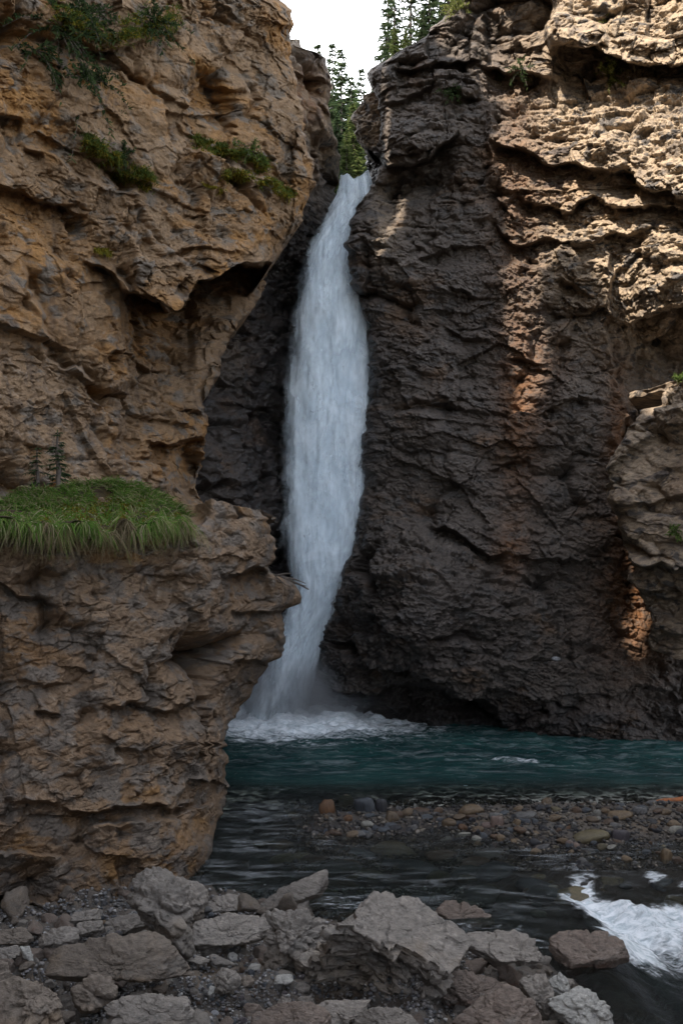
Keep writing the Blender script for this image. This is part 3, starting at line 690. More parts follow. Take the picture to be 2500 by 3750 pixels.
def fall_sheet(name, seed, yo, grow, mat, lip=False):
    nr, nc = 420, 90
    pys = np.linspace(400, 1662, nr); l = np.interp(pys, WF[:, 0], WF[:, 1]) - grow * sstep(470, 640, pys); r = np.interp(pys, WF[:, 0], WF[:, 2]) + grow * .4 * sstep(430, 560, pys)
    u = np.linspace(0, 1, nc)
    px = l[:, None] + (r - l)[:, None] * u; py = np.repeat(pys[:, None], nc, 1)
    py[:10] += ((1 - np.linspace(0, 1, 10)) ** 1.0)[:, None] * (7 * vnoise(np.stack([px[:1] / 16, 0 * px[:1], 0 * px[:1]], -1), 31) + 7 * np.exp(-((px[:1] - 812) / 9) ** 2) - 8 * np.exp(-((px[:1] - 838) / 9) ** 2))
    Y0 = np.interp(py, [400, 520, 700, 1000, 1300, 1662], [38.9, 38.4, 37.7, 37.5, 37.4, 37.2])
    Y = Y0 + yo - (1 - (2 * u - 1) ** 2) * .8
    P = unproj(px, py, Y)
    q = np.stack([P[..., 0] * 1.6, P[..., 2] * .35, 0 * px + seed * 9.7], -1)
    P[..., 1] -= .22 * fbm(q, 4, 900 + seed) + .08 * fbm(q * np.array([3, 2, 1]), 3, 920 + seed)
    top = []
    for k in range(24, 0, -1):                       # the stream running up to the lip
        row = P[0].copy(); b = (k / 24) ** 1.3 * 7; row[:, 1] += b; row[:, 2] += -.08 * b + .3 * (1 - math.exp(-b)) * .2; top.append(row)
    P = np.concatenate([np.array(top), P], 0) if lip else P
    me = mesh_from(name, P, grid_quads(*P.shape[:2]))
    uvl = me.uv_layers.new(name='UVMap')
    dist = np.r_[0, np.cumsum(np.linalg.norm(np.diff(P[:, nc // 2], axis=0), axis=-1))]
    if not lip: dist = dist + 7.0
    UV = np.stack([np.repeat(u[None], P.shape[0], 0), np.repeat(dist[:, None], nc, 1)], -1).reshape(-1, 2).astype(f32)
    li = np.empty(len(me.loops), np.int32); me.loops.foreach_get('vertex_index', li)
    uvl.data.foreach_set('uv', UV[li].ravel())
    o = link(name, me, mat, wf); o.location = (2.3, -37.4, 0); return o
fall_sheet('main_curtain', 1, .35, -2, fall_mat(1, .62, .42, 2.1), True)
fall_sheet('spray_veil', 2, 0, 24, fall_mat(2, .28, .5, 2.3))
fall_sheet('spray_veil', 3, -.4, 14, fall_mat(3, .08, .5, 2.6))

# spray hanging over the foot of the fall
def mist_mat():
    m, nt = new_mat('spray_mist'); g = NT(nt)
    gen = g.coord('Generated')
    v = g.n('ShaderNodeVectorMath', operation='DISTANCE'); g.l(gen, v.inputs[0]); v.inputs[1].default_value = (.5, .5, .18)
    fall_ = g.maprange(v.outputs['Value'], .48, .05)
    n = g.maprange(g.noise(g.coord('Object'), .8, 4, .6), .3, .7, .35, 1)
    pv = g.n('ShaderNodeVolumePrincipled'); pv.inputs['Color'].default_value = (.95, .97, 1, 1)
    g.l(g.math('MULTIPLY', g.math('MULTIPLY', fall_, n), 1.5), pv.inputs['Density'])
    g.out(vol=pv.outputs[0]); return m
bm = bmesh.new(); bmesh.ops.create_icosphere(bm, subdivisions=4, radius=1)
for v in bm.verts:
    v.co = Vector((v.co.x * 4.2, v.co.y * 1.8, v.co.z * 3.2 + 1.0))
    if v.co.z < .02: v.co.z = .02
me = bpy.data.meshes.new('spray'); bm.to_mesh(me); bm.free()
o = link('spray_mist', me, mist_mat()); o.location = (-1.9, 36.6, 0); tag(o, 'soft spray hanging over the foot of the waterfall', 'spray', kind='stuff')
#==PART4==
# ------------------------------------------------------------------ boulders
M['boulder'] = rock_mat('grey_boulder', (.26, .24, .218), (.27, .232, .19), (.215, .202, .186), (.48, .45, .415), dark=(.10, .085, .073), scale=1.7, warm_amt=.4, grey_amt=.5, rough=.85, random_tint=.12, bump=.7)
M['boulder_brown'] = rock_mat('brown_boulder', (.20, .172, .146), (.22, .17, .122), (.165, .15, .135), (.33, .28, .23), dark=(.07, .056, .046), scale=1.7, warm_amt=.5, grey_amt=.4, rough=.85, random_tint=.1, bump=.7)
M['boulder_pale'] = rock_mat('pale_boulder', (.40, .40, .38), (.33, .30, .25), (.30, .30, .30), (.55, .55, .53), dark=(.16, .15, .14), scale=2.2, warm_amt=.25, grey_amt=.5, rough=.8, bump=.6)
M['boulder_red'] = rock_mat('reddish_boulder', (.21, .172, .148), (.20, .128, .10), (.185, .163, .147), (.37, .32, .285), dark=(.08, .062, .055), scale=1.8, warm_amt=.5, grey_amt=.5, rough=.82, bump=.7)
ICO = {}
def ico(n):
    if n not in ICO:
        bm = bmesh.new(); bmesh.ops.create_icosphere(bm, subdivisions=n, radius=1)
        ICO[n] = (np.array([v.co[:] for v in bm.verts], f32), np.array([[v.index for v in f.verts] for f in bm.faces], np.int32)); bm.free()
    return ICO[n]

def planes_shape(D, planes, p=16):
    s = 0
    for n, d in planes:
        n = np.array(n, float); n /= np.linalg.norm(n)
        s = s + (np.maximum(D @ n, 0) / max(d, 1e-3)) ** p
    return s ** (-1.0 / p)

CR = {1: (0, 1944.3, .28), 2: (376.3, 1944.3, .28), 3: (721.3, 1944.3, .28), 4: (1129.0, 1944.3, .28), 5: (627.2, 1787.5, .32), 6: (1066.2, 1787.5, .32)}
def conv(c, pts):
    a, b, s = CR[c]; return [(a + x * s, b + y * s) for x, y in pts]

def boulder(label, crop, pts, seed, mat='boulder', res=5, Y=None, thick=.75, top=None, strata=None, rough=1.0, name='boulder', cat='boulder', sink=.1, group=None, tilt=(18, 48)):
    """a rock whose silhouette is the outline seen in the photograph, given real depth behind and before it"""
    r = np.random.default_rng(seed)
    o2 = np.array(conv(crop, pts), float); o2 = o2.mean(0) + (o2 - o2.mean(0)) * 1.08
    cx, cy = o2.mean(0); w_, h_ = np.ptp(o2[:, 0]), np.ptp(o2[:, 1])
    foot = on_ground(cx, min(o2[:, 1].max() + .02 * h_, 2480))
    Yc = foot[1] if Y is None else Y
    Ym = Yc
    loc = unproj(np.array(cx), np.array(cy), np.array(Ym))
    k = Ym / F
    L = np.stack([(o2[:, 0] - cx) * k, -(o2[:, 1] - cy) * k], -1)
    a = np.cross(L, np.roll(L, -1, 0)).sum()
    if a < 0: L = L[::-1]
    dY = thick * .5 * (np.ptp(L[:, 0]) * .55 + np.ptp(L[:, 1]) * .45)
    planes = []
    for i in range(len(L)):
        A, B = L[i], L[(i + 1) % len(L)]
        e = B - A; n2 = np.array([e[1], -e[0]]) / (np.linalg.norm(e) + 1e-9)
        d2 = float(n2 @ A)
        if d2 < .03: d2 = .03
        for sg in (-1, 1):
            an = math.radians(r.uniform(*tilt)); 
            if n2[1] > .5 and sg < 0: an = math.radians(r.uniform(40, 62))
            yr = r.uniform(-.1, .25) * dY
            n = np.array([n2[0] * math.cos(an), sg * math.sin(an), n2[1] * math.cos(an)])
            planes.append((n, math.cos(an) * d2 + sg * math.sin(an) * yr))
    planes.append(((r.uniform(-.3, .3), -1, r.uniform(.1, .5)), dY * .75)); planes.append(((r.uniform(-.3, .3), 1, r.uniform(0, .4)), dY * .9))
    if top: planes.append((top[0], top[1] * np.ptp(L[:, 1])))
    D, T = ico(res)
    ext = np.array([np.ptp(L[:, 0]), 2 * dY, np.ptp(L[:, 1])]); D = D * ext; D = D / np.linalg.norm(D, axis=1, keepdims=True)
    R = planes_shape(D, planes, 26) * 1.06
    V = (D * R[:, None]).astype(f32)
    S = float(min(ext[0], ext[2])); Q = V + r.uniform(-50, 50, 3).astype(f32)
    sc = np.clip(S, .25, 1.6)
    q_ = bed(Q, r.uniform(-30, 30), 20) * np.array([1, 1, 1.5], f32)
    dv = rough * (chisel(q_, .45 * sc, seed + 6, .05, .16) + chisel(q_, .17 * sc, seed + 7, .06, .22) + facet(q_ / f32(.4 * sc), seed, .012 * sc, 0) +
                  chisel(q_, .065 * sc, seed + 4, .10, .30) + .010 * sc * fbm(Q / f32(.1 * sc), 3, seed + 3)) - .02 * sc
    V = V + D * dv[:, None]
    me = mesh_from(name, V, T, 3)
    ob = link(name, me, M[mat], smooth=False); ob.location = loc
    if rough < .5: me.polygons.foreach_set('use_smooth', np.ones(len(me.polygons), bool))
    tag(ob, label, cat, group); return ob

def layered_boulder(label, crop, pts, seed, nz, T, mat='boulder', Y=None, name='boulder'):
    """a block split along its bedding: plates of different outline lying on one another"""
    r = np.random.default_rng(seed); o2 = np.array(conv(crop, pts), float); nz = np.array(nz, float); nz /= np.linalg.norm(nz)
    cx, cy = o2.mean(0); c0 = unproj(np.array(cx), np.array(cy), np.array(Y))
    W3 = []
    for x, y in o2:                                  # the top face lies in the bedding plane through its centre
        d = unproj(np.array(x), np.array(y), np.array(1.0)) - np.array([0, 0, EYE]); t = ((c0 - np.array([0, 0, EYE])) @ nz) / (d @ nz); W3.append(np.array([0, 0, EYE]) + d * t - c0)
    W3 = np.array(W3); e1 = np.cross([0, 1, 0], nz); e1 /= np.linalg.norm(e1); e2 = np.cross(nz, e1)
    A2 = np.stack([W3 @ e1, W3 @ e2], -1)
    n = 420; seg = np.r_[0, np.cumsum(np.linalg.norm(np.diff(np.r_[A2, A2[:1]], axis=0), axis=1))]; tt = np.linspace(0, seg[-1], n, endpoint=False)
    ring = np.stack([np.interp(tt, seg, np.r_[A2[:, k], A2[:1, k]]) for k in (0, 1)], -1)
    nrm = np.roll(ring, -3, 0) - np.roll(ring, 3, 0); nrm = np.stack([nrm[:, 1], -nrm[:, 0]], -1); nrm /= np.linalg.norm(nrm, axis=1, keepdims=True)
    if (nrm * ring).sum() < 0: nrm = -nrm
    Vs, Qs, off, depth, k = [], [], 0, 0.0, 0
    while depth < T:
        th = r.uniform(.06, .2) if k else .10
        low = depth / T
        jag = np.array([facet(np.stack([ring[:, 0] / s_, ring[:, 1] / s_, 0 * tt + k * 3.3 + seed], -1), seed + k + i, a_, a_ * .5) for i, (s_, a_) in enumerate(((.5, .10), (.18, .035)))]).sum(0)
        rr_ = ring + nrm * ((0 if k == 0 else r.uniform(-.13, .05)) + jag * (.35 if k == 0 else 1) - .12 * low)[:, None]
        rr_ = rr_ + r.uniform(-.05, .05, 2) * (k > 0)
        rows = []
        for s_ in np.linspace(.02, 1, 34): rows.append((rr_ * s_, 0.0))
        m_ = max(4, int(th / .022))
        for j in range(1, m_ + 1): rows.append((rr_ * (1 - .02 * (j == m_)), -th * j / m_))
        rows.append((rr_ * .6, -th - .01))
        P = np.array([c0 + (q_[:, :1] * e1 + q_[:, 1:] * e2) + nz * (-depth + z_) for q_, z_ in rows], f32)
        dd = .028 * fbm(P * 2.6, 4, seed + 60) + .014 * ridged(bed(P, 25) * np.array([3, 3, 9], f32), 4, seed + 61) + facet(P / f32(.28), seed + 62, .014, .03) + .008 * fbm(P * 14, 3, seed + 63)
        P = P + nz * dd[..., None] * np.r_[np.ones(34), np.zeros(len(rows) - 34)][:, None, None]
        sd_ = np.r_[np.zeros(33), np.ones(len(rows) - 33)][:, None, None]
        P = P + (nrm[:, :1] * e1 + nrm[:, 1:] * e2)[None] * (facet(P / f32(.16), seed + 64, .02, .04) + .012 * fbm(P * 12, 3, seed + 65))[..., None] * sd_
        i_ = np.arange(P.shape[0] * n).reshape(P.shape[0], n); j_ = np.roll(i_, -1, 1)
        Qs.append(np.stack([i_[:-1], j_[:-1], j_[1:], i_[1:]], -1).reshape(-1, 4) + off); Vs.append(P.reshape(-1, 3)); off += P.shape[0] * n
        depth += th * r.uniform(.92, 1.0); k += 1
    me = mesh_from(name, np.concatenate(Vs) - c0.astype(f32), np.concatenate(Qs)); ob = link(name, me, M[mat], smooth=False); ob.location = c0
    tag(ob, label, 'boulder'); return ob
layered_boulder('big tilted boulder with layered broken side in the middle of the bank', 3,
                [(180, 630), (330, 570), (480, 430), (560, 396), (700, 388), (900, 480), (1060, 590), (1250, 720), (1285, 810), (1160, 985), (1090, 1040), (960, 985), (800, 890), (640, 800), (460, 715), (330, 655)], 31, (.36, -.58, .73), 1.25, Y=12.7)
boulder('broad dark slab lying flat at lower left with a broken front edge', 1, [(410, 1000), (470, 890), (800, 790), (1050, 735), (1290, 730), (1370, 840), (1568, 1020), (1585, 1130), (1400, 1215), (1050, 1200), (640, 1150), (470, 1165)], 32, 'boulder_brown', 6, top=((.02, -.5, .86), .27), thick=.9)
boulder('squarish brown block wedged under the broad dark slab', 1, [(600, 1170), (750, 1060), (900, 1070), (945, 1230), (900, 1320), (700, 1370), (640, 1320)], 33, 'boulder_brown', 5)
boulder('large dark boulder filling the lower left corner', 1, [(60, 1120), (330, 1030), (400, 1100), (430, 1180), (600, 1260), (670, 1400), (620, 1560), (-80, 1560), (-100, 1250)], 34, 'boulder_brown', 6, top=((.1, -.5, .8), .35))
boulder('dark rock cut by the left margin above the corner boulder', 1, [(-160, 960), (0, 935), (75, 1000), (115, 1180), (90, 1345), (-160, 1350)], 35, 'boulder_brown', 5)
boulder('grey flat topped block at the bottom margin beside the pebbles', 1, [(920, 1300), (1060, 1240), (1300, 1225), (1510, 1240), (1545, 1330), (1560, 1520), (900, 1520)], 36, 'boulder', 6, top=((0, -.5, .85), .22))
boulder('tall peaked grey rock standing against the foot of the left cliff', 1, [(1005, 510), (1100, 310), (1220, 180), (1440, 200), (1560, 340), (1585, 700), (1530, 870), (1390, 870), (1180, 640)], 37, 'boulder', 6, thick=.8)
boulder('rounded lump leaning on the right of the peaked rock', 2, [(160, 300), (290, 305), (365, 400), (330, 560), (230, 640), (140, 500)], 38, 'boulder', 5)
boulder('thin block on top of a ledge beneath the left cliff', 1, [(575, 640), (620, 540), (800, 512), (815, 600), (700, 640)], 39, 'boulder', 5)
boulder('small grey block just under the thin block', 1, [(610, 770), (650, 640), (830, 618), (855, 690), (720, 745)], 40, 'boulder', 5)
boulder('lichened block with a brown moss patch by the left slab', 1, [(325, 770), (370, 720), (540, 668), (625, 700), (640, 765), (500, 855), (370, 845)], 41, 'boulder', 5)
boulder('long grey block between the thin block and the peaked rock', 1, [(845, 750), (870, 640), (1030, 556), (1180, 556), (1250, 660), (1120, 700), (1000, 758)], 42, 'boulder', 5)
boulder('pale pointed shard leaning on the dark slab', 1, [(160, 822), (245, 832), (275, 930), (262, 958), (188, 905)], 43, 'boulder_pale', 4, thick=.5, rough=.6)
boulder('flat grey rock at the left margin by the pale shard', 1, [(-60, 860), (130, 826), (185, 880), (120, 915), (-40, 950)], 44, 'boulder', 5)
boulder('wide flat slab with a shadowed overhanging edge behind the pebbles', 2, [(228, 850), (280, 620), (480, 560), (690, 575), (865, 610), (830, 730), (680, 866), (300, 840)], 45, 'boulder', 6, top=((0, -.62, .78), .22))
boulder('long pale tilted plate of rock at the edge of the stream', 2, [(600, 500), (1010, 310), (1130, 212), (1315, 212), (1320, 290), (1240, 425), (1060, 485), (870, 550), (700, 530)], 46, 'boulder', 6, top=((-.25, -.62, .75), .12), thick=.5, rough=.7)
boulder('low grey rock between the peaked rock and the pale plate', 2, [(320, 500), (440, 420), (600, 408), (720, 460), (660, 570), (420, 570)], 47, 'boulder', 5)
boulder('narrow block under the pale plate of rock', 2, [(940, 570), (1000, 520), (1175, 456), (1190, 560), (1090, 600)], 48, 'boulder', 5)
boulder('small reddish block beneath the tip of the pale plate', 2, [(1170, 480), (1280, 422), (1355, 470), (1335, 505), (1210, 530)], 49, 'boulder_red', 5)
boulder('crumbling hump of broken rock left of the big tilted boulder', 2, [(860, 590), (1000, 545), (1160, 555), (1285, 650), (1290, 850), (1210, 960), (900, 985), (820, 940), (850, 750)], 50, 'boulder', 6, rough=1.7)
boulder('purplish grey boulder at the water behind the big tilted one', 3, [(1000, 530), (1110, 452), (1300, 488), (1425, 550), (1455, 660), (1250, 690), (1060, 600)], 51, 'boulder_red', 5)
boulder('wide ribbed grey slab between the tilted boulder and the rapid', 4, [(-210, 780), (0, 668), (340, 676), (370, 780), (490, 805), (545, 950), (520, 1060), (330, 1135), (230, 1135), (0, 1000), (-190, 1010)], 52, 'boulder', 6, top=((.05, -.6, .8), .24))
boulder('smooth brown grey boulder beside the white rapid', 4, [(488, 780), (560, 728), (1000, 726), (1062, 800), (1112, 900), (1112, 975), (930, 1010), (690, 1090), (600, 1010), (530, 930)], 53, 'boulder_red', 6, top=((.08, -.72, .69), .20), rough=.7)
boulder('white angular boulder at the bottom right of the bank', 4, [(488, 1300), (660, 1230), (780, 1186), (845, 1230), (955, 1330), (1005, 1470), (900, 1560), (640, 1490)], 54, 'boulder_pale', 6, top=((.25, -.6, .75), .22))
boulder('small white stone wedged above the white boulder', 4, [(478, 1110), (550, 1048), (622, 1110), (638, 1190), (540, 1256), (500, 1225)], 55, 'boulder_pale', 5)
boulder('dark round stone tucked under the brown grey boulder', 4, [(596, 1085), (660, 1082), (678, 1130), (630, 1158), (600, 1140)], 56, 'boulder', 4, rough=.4)
boulder('rust brown rock beneath the wide ribbed slab', 3, [(1090, 1090), (1250, 1030), (1568, 1125), (1610, 1210), (1450, 1310), (1180, 1300), (1130, 1190)], 57, 'boulder_red', 6)
boulder('low pinkish grey boulder at the bottom margin below the ribbed slab', 4, [(-60, 1250), (130, 1176), (275, 1270), (365, 1370), (370, 1560), (-360, 1560), (-260, 1420)], 58, 'boulder_red', 6, top=((-.1, -.6, .75), .3))
boulder('narrow upright grey rock left of the small white stone', 4, [(235, 1110), (430, 1056), (505, 1200), (485, 1350), (400, 1450), (260, 1260)], 59, 'boulder', 6)
boulder('smooth grey hump at the bottom margin under the tilted boulder', 3, [(350, 1440), (450, 1340), (540, 1312), (700, 1350), (870, 1490), (860, 1560), (340, 1560)], 60, 'boulder', 6)
boulder('pale fluted rock at the bottom margin left of the grey hump', 3, [(-150, 1410), (100, 1312), (450, 1288), (525, 1310), (440, 1360), (360, 1450), (300, 1560), (-150, 1560)], 61, 'boulder', 6, rough=1.2)
boulder('pinkish slab with fine cracks at the bottom margin below the pebbles', 2, [(770, 1380), (1050, 1288), (1200, 1298), (1335, 1370), (1360, 1540), (750, 1540)], 62, 'boulder_red', 6)
boulder('small tan stone at the bottom margin left of the white boulder', 4, [(405, 1445), (460, 1428), (530, 1432), (555, 1520), (400, 1520)], 63, 'boulder_brown', 4)
boulder('dark reddish rock in the gap under the tilted boulder', 3, [(1030, 1160), (1150, 1180), (1195, 1290), (1080, 1310), (1020, 1240)], 64, 'boulder_red', 5)
boulder('slender dark stone lying in front of the overhanging slab', 2, [(120, 885), (160, 862), (370, 930), (365, 955), (330, 975), (160, 925)], 65, 'boulder', 4, rough=.35)
boulder('flat dark stone to the right of the slender dark stone', 2, [(375, 900), (420, 880), (570, 950), (575, 985), (420, 990)], 66, 'boulder', 4, rough=.35)
boulder('round pinkish cobble below the overhanging slab edge', 2, [(522, 905), (540, 872), (580, 864), (610, 890), (605, 935), (570, 950), (535, 940)], 67, 'boulder_pale', 4, rough=.25, thick=.9)
boulder('brown angular rock sitting in the middle of the pebbles', 2, [(425, 1090), (470, 1010), (560, 1020), (625, 1110), (570, 1215), (430, 1195)], 68, 'boulder', 5)
boulder('pale green stone among the pebbles', 2, [(905, 1135), (940, 1058), (1050, 1052), (1065, 1110), (1000, 1145)], 69, 'boulder_pale', 4, rough=.6)
boulder('oval brown cobble left of the pale green stone', 2, [(630, 1105), (660, 1065), (705, 1055), (742, 1105), (720, 1155), (650, 1160)], 70, 'boulder_brown', 4, rough=.25)
boulder('oval tan cobble against the foot of the tilted boulder', 2, [(1075, 1165), (1100, 1120), (1150, 1112), (1195, 1145), (1190, 1195), (1110, 1205)], 71, 'boulder', 4, rough=.25)
boulder('cream wedge shaped stone in the pebbles', 2, [(685, 1005), (715, 966), (800, 966), (785, 1012), (725, 1034)], 72, 'boulder_pale', 4, rough=.5)
boulder('half buried round stone near the pinkish slab', 2, [(925, 1295), (965, 1232), (1010, 1228), (1045, 1262), (1035, 1310)], 73, 'boulder', 4, rough=.3)
boulder('long rounded stone lying just above the pinkish slab', 2, [(1095, 1250), (1130, 1228), (1205, 1236), (1240, 1290), (1225, 1310), (1120, 1290)], 74, 'boulder', 4, rough=.3)
boulder('broad purplish stone left of the pinkish slab', 2, [(655, 1310), (700, 1276), (790, 1298), (798, 1365), (680, 1380)], 75, 'boulder_red', 4, rough=.4)
boulder('light grey upright stone left of the pebbles', 2, [(345, 1215), (380, 1148), (424, 1152), (412, 1225), (380, 1256)], 76, 'boulder_pale', 4, rough=.5)
boulder('grey boulder at the foot of the left cliff by the margin', 1, [(60, 640), (110, 592), (160, 610), (165, 660), (90, 680)], 77, 'boulder_brown', 4, Y=17.4)
boulder('pale mossy ledge rock under the left cliff at the margin', 1, [(-60, 700), (120, 668), (230, 690), (270, 770), (200, 810), (-60, 830)], 78, 'boulder_brown', 5)

# ------------------------------------------------------------------ cobbles: shared shapes, one object each
def cobble_mesh(seed, flat, rnd_):
    r = np.random.default_rng(seed); D, T = ico(3)
    pl = []
    for _ in range(9):
        n = r.normal(size=3); pl.append((n, r.uniform(.78, 1.0)))
    R = planes_shape(D, pl + [((0, 0, 1), flat + .25), ((0, 0, -1), flat + .25)], 6 if rnd_ else 13)
    R = np.minimum(R, 1.15)
    V = D * R[:, None] * np.array([1, r.uniform(.65, .9), flat]) ; V += D * (.05 * fbm(V * 2.0 + seed, 3, seed))[:, None]
    V /= np.abs(V[:, 0]).max()
    return mesh_from('cobble', V, T, 3)
COB = [cobble_mesh(500 + k, [.75, .5, .62, .4, .8, .55][k % 6], k % 3 == 1) for k in range(12)]
for me in COB: me.materials.append(None); me.polygons.foreach_set('use_smooth', np.ones(len(me.polygons), bool))
def stone_mat(name, c, rough=.42, var=.25):
    m, nt = new_mat(name); g = NT(nt); co = g.coord('Object')
    oi = g.n('ShaderNodeObjectInfo').outputs['Random']
    n = g.noise(co, 3.0, 6, .65); n2 = g.noise(co, 14, 4, .7)
    col = g.mix(g.maprange(n, .4, .65), c, tuple(x * .62 for x in c))
    col = g.mix(.7, col, g.ramp(n2, [(.3, (.65,) * 3), (.7, (1.35,) * 3)]), 'MULTIPLY')
    col = g.mix(1, col, g.ramp(oi, [(0, (1 - var, 1 - var, 1 - var * .8)), (1, (1 + var, 1 + var * .9, 1 + var * .75))]), 'MULTIPLY')
    col = g.mix(1, col, (.68, .68, .68), 'MULTIPLY')
    b = g.n('ShaderNodeBsdfPrincipled'); g.l(col, b.inputs['Base Color']); b.inputs['Roughness'].default_value = rough
    g.l(g.bump(n2, .5, .06), b.inputs['Normal']); g.out(b.outputs[0]); return m
SM = {'tan': stone_mat('tan_stone', (.175, .122, .07)), 'orange': stone_mat('rusty_stone', (.15, .075, .032)), 'grey': stone_mat('grey_stone', (.13, .126, .12)), 'dark': stone_mat('dark_wet_stone', (.03, .03, .034), .3),
      'pink': stone_mat('pinkish_stone', (.22, .155, .125)), 'pale': stone_mat('pale_stone', (.27, .26, .22)), 'olive': stone_mat('olive_stone', (.14, .115, .06)), 'slate': stone_mat('slate_stone', (.075, .085, .095)),
      'brown': stone_mat('brown_stone', (.12, .075, .045)), 'purple': stone_mat('purplish_stone', (.10, .085, .09)), 'white': stone_mat('white_stone', (.55, .55, .53))}
def cobble(px, py, rx, ry, mat, label, cat='stone', group=None, k=None, name='cobble', Y=None, sink=.0, rz=None, z=None):
    k = random.randrange(len(COB)) if k is None else k
    ob = bpy.data.objects.new(name, COB[k]); C.objects.link(ob)
    ob.material_slots[0].link = 'OBJECT'; ob.material_slots[0].material = SM[mat]
    p = on_ground(px, py + ry * .6)
    s = rx * p[1] / F; hz = ry * p[1] / F / .8
    ob.location = (p[0], p[1], p[2] + hz * .35 - sink) if z is None else (p[0], p[1], z)
    fl = np.abs(np.array([v.co.z for v in COB[k].vertices])).max()
    ob.scale = (s, s * random.uniform(.7, 1.0), hz / fl); ob.rotation_euler = (random.uniform(-.15, .15), random.uniform(-.15, .15), random.uniform(-.4, .4) if rz is None else rz)
    tag(ob, label, cat, group); return ob
BAR = [(5, 300, 170, 62, 34, 'dark', 'low black wet stone at the left tip of the gravel bar'), (5, 385, 205, 60, 50, 'orange', 'rusty brown stone at the left tip of the gravel bar'), (5, 525, 168, 55, 46, 'olive', 'olive tan stone left of the big black stone'),
       (5, 655, 205, 78, 62, 'slate', 'big black stone on the far edge of the gravel bar'), (5, 775, 205, 52, 62, 'dark', 'dark stone touching the right of the big black stone'), (5, 850, 275, 55, 40, 'tan', 'tan cracked stone right of the black stones'),
       (5, 965, 240, 48, 28, 'tan', 'orange tan stone at the pool edge of the bar'), (5, 1060, 236, 80, 22, 'brown', 'long flat brown stone on the pool edge'), (5, 1420, 232, 96, 42, 'tan', 'largest golden stone standing on the gravel bar'),
       (5, 1260, 320, 66, 22, 'tan', 'flat tan stone before the largest golden stone'), (5, 1360, 350, 36, 20, 'orange', 'small rusty stone below the largest golden stone'), (5, 1370, 405, 55, 18, 'pale', 'flat pale stone at the waterline of the bar'),
       (5, 1465, 440, 46, 24, 'pale', 'pale green stone half in the water beside the bar'), (5, 535, 285, 36, 20, 'orange', 'small rusty stone in front of the big black stone'), (5, 630, 400, 72, 20, 'grey', 'long pale stone just under the water near the bar'),
       (6, 232, 312, 52, 40, 'pink', 'round pink stone on the gravel bar'), (6, 165, 336, 50, 20, 'pink', 'flat pink stone leaning on the round pink stone'), (6, 260, 430, 42, 28, 'tan', 'squarish tan stone in front of the pink stones'),
       (6, 390, 220, 40, 22, 'tan', 'tan stone at the far waterline behind the pink stones'), (6, 430, 270, 90, 26, 'grey', 'wide flat grey stone right of the round pink stone'), (6, 645, 285, 60, 24, 'tan', 'oval tan stone alone in mid bar'),
       (6, 800, 232, 46, 26, 'brown', 'broken brown stone at the far edge of the bar'), (6, 1010, 232, 36, 15, 'tan', 'small tan stone near the floating log'), (6, 1110, 260, 100, 26, 'tan', 'long low tan stone in the shallow riffle'),
       (6, 920, 295, 50, 18, 'tan', 'low tan stone in the shallows above the flat brown slab'), (6, 760, 360, 40, 20, 'orange', 'small orange stone left of the flat brown slab'), (6, 905, 425, 140, 46, 'olive', 'flat brown slab on the gravel bar'),
       (6, 1115, 420, 72, 48, 'purple', 'round purplish stone right of the flat brown slab'), (6, 1260, 232, 60, 26, 'grey', 'grey stone beside the end of the log'), (6, 1450, 560, 56, 58, 'tan', 'upright tan stone near the right margin of the riffle'),
       (6, 900, 532, 50, 24, 'grey', 'grey stone splashed by the riffle below the flat slab'), (6, 700, 446, 42, 16, 'tan', 'thin tan stone left of the flat brown slab corner'), (6, 1550, 232, 40, 24, 'brown', 'brown stone under the log at the right margin'),
       (6, 1530, 600, 50, 34, 'brown', 'brown stone below the upright tan stone'), (6, 850, 600, 36, 30, 'grey', 'grey stone at the head of the white rapid'), (6, 205, 520, 36, 13, 'pale', 'small flat pale stone under the clear water')]
for k, (c, x, y, rx, ry, mt, lab) in enumerate(BAR):
    (px, py), = conv(c, [(x, y)]); cobble(px, py, rx * .32, ry * .32, mt, lab, group='larger stones of the gravel bar', k=(k * 5) % 12)
def pick(ws): return random.choices(list(ws), weights=list(ws.values()))[0]
n = 0
while n < 150:                                       # the rest of the bar, wet and half drowned
    px, py = random.uniform(668, 1590), random.uniform(1836, 1990)
    lim = np.interp(px, [660, 760, 900, 1100, 1300, 1590], [1905, 1925, 1925, 1950, 1990, 1995])
    if py > lim or py < np.interp(px, [660, 760, 1000, 1590], [1850, 1834, 1842, 1838]): continue
    mt = pick({'dark': 4, 'slate': 2.2, 'grey': 2, 'tan': 1.6, 'brown': 2, 'olive': 1, 'pale': .7, 'pink': .4})
    cobble(px, py, random.uniform(5, 17), random.uniform(4, 8), mt, {'dark': 'small black wet stone among the cobbles of the gravel bar'}.get(mt, 'small %s stone among the wet cobbles of the gravel bar' % {'slate': 'bluish dark', 'tan': 'tan', 'grey': 'grey', 'brown': 'brown', 'olive': 'olive', 'pale': 'pale', 'pink': 'pink'}.get(mt, mt)), group='small %s stones of the gravel bar' % mt)
    n += 1
n = 0
while n < 120:                                       # stones on the stream bed seen through clear water
    px, py = random.uniform(560, 1560), random.uniform(1905, 2110)
    p = on_ground(px, py)
    if bank_s(p[0], p[1]) > -.3 or low_in(p[0], p[1]) > -.3: continue
    mt = pick({'olive': 3, 'tan': 1.4, 'brown': 2, 'grey': 2, 'slate': 2, 'pale': .6})
    s = random.uniform(8, 36) if random.random() < .8 else random.uniform(36, 70)
    o = cobble(px, py, s, s * .3, mt, '%s stone lying under the clear water of the stream' % {'slate': 'bluish dark', 'olive': 'olive'}.get(mt, mt), group='%s stones on the stream bed' % mt)
    o.location.z = min(o.location.z, -.16 - o.scale[2] * .4); n += 1

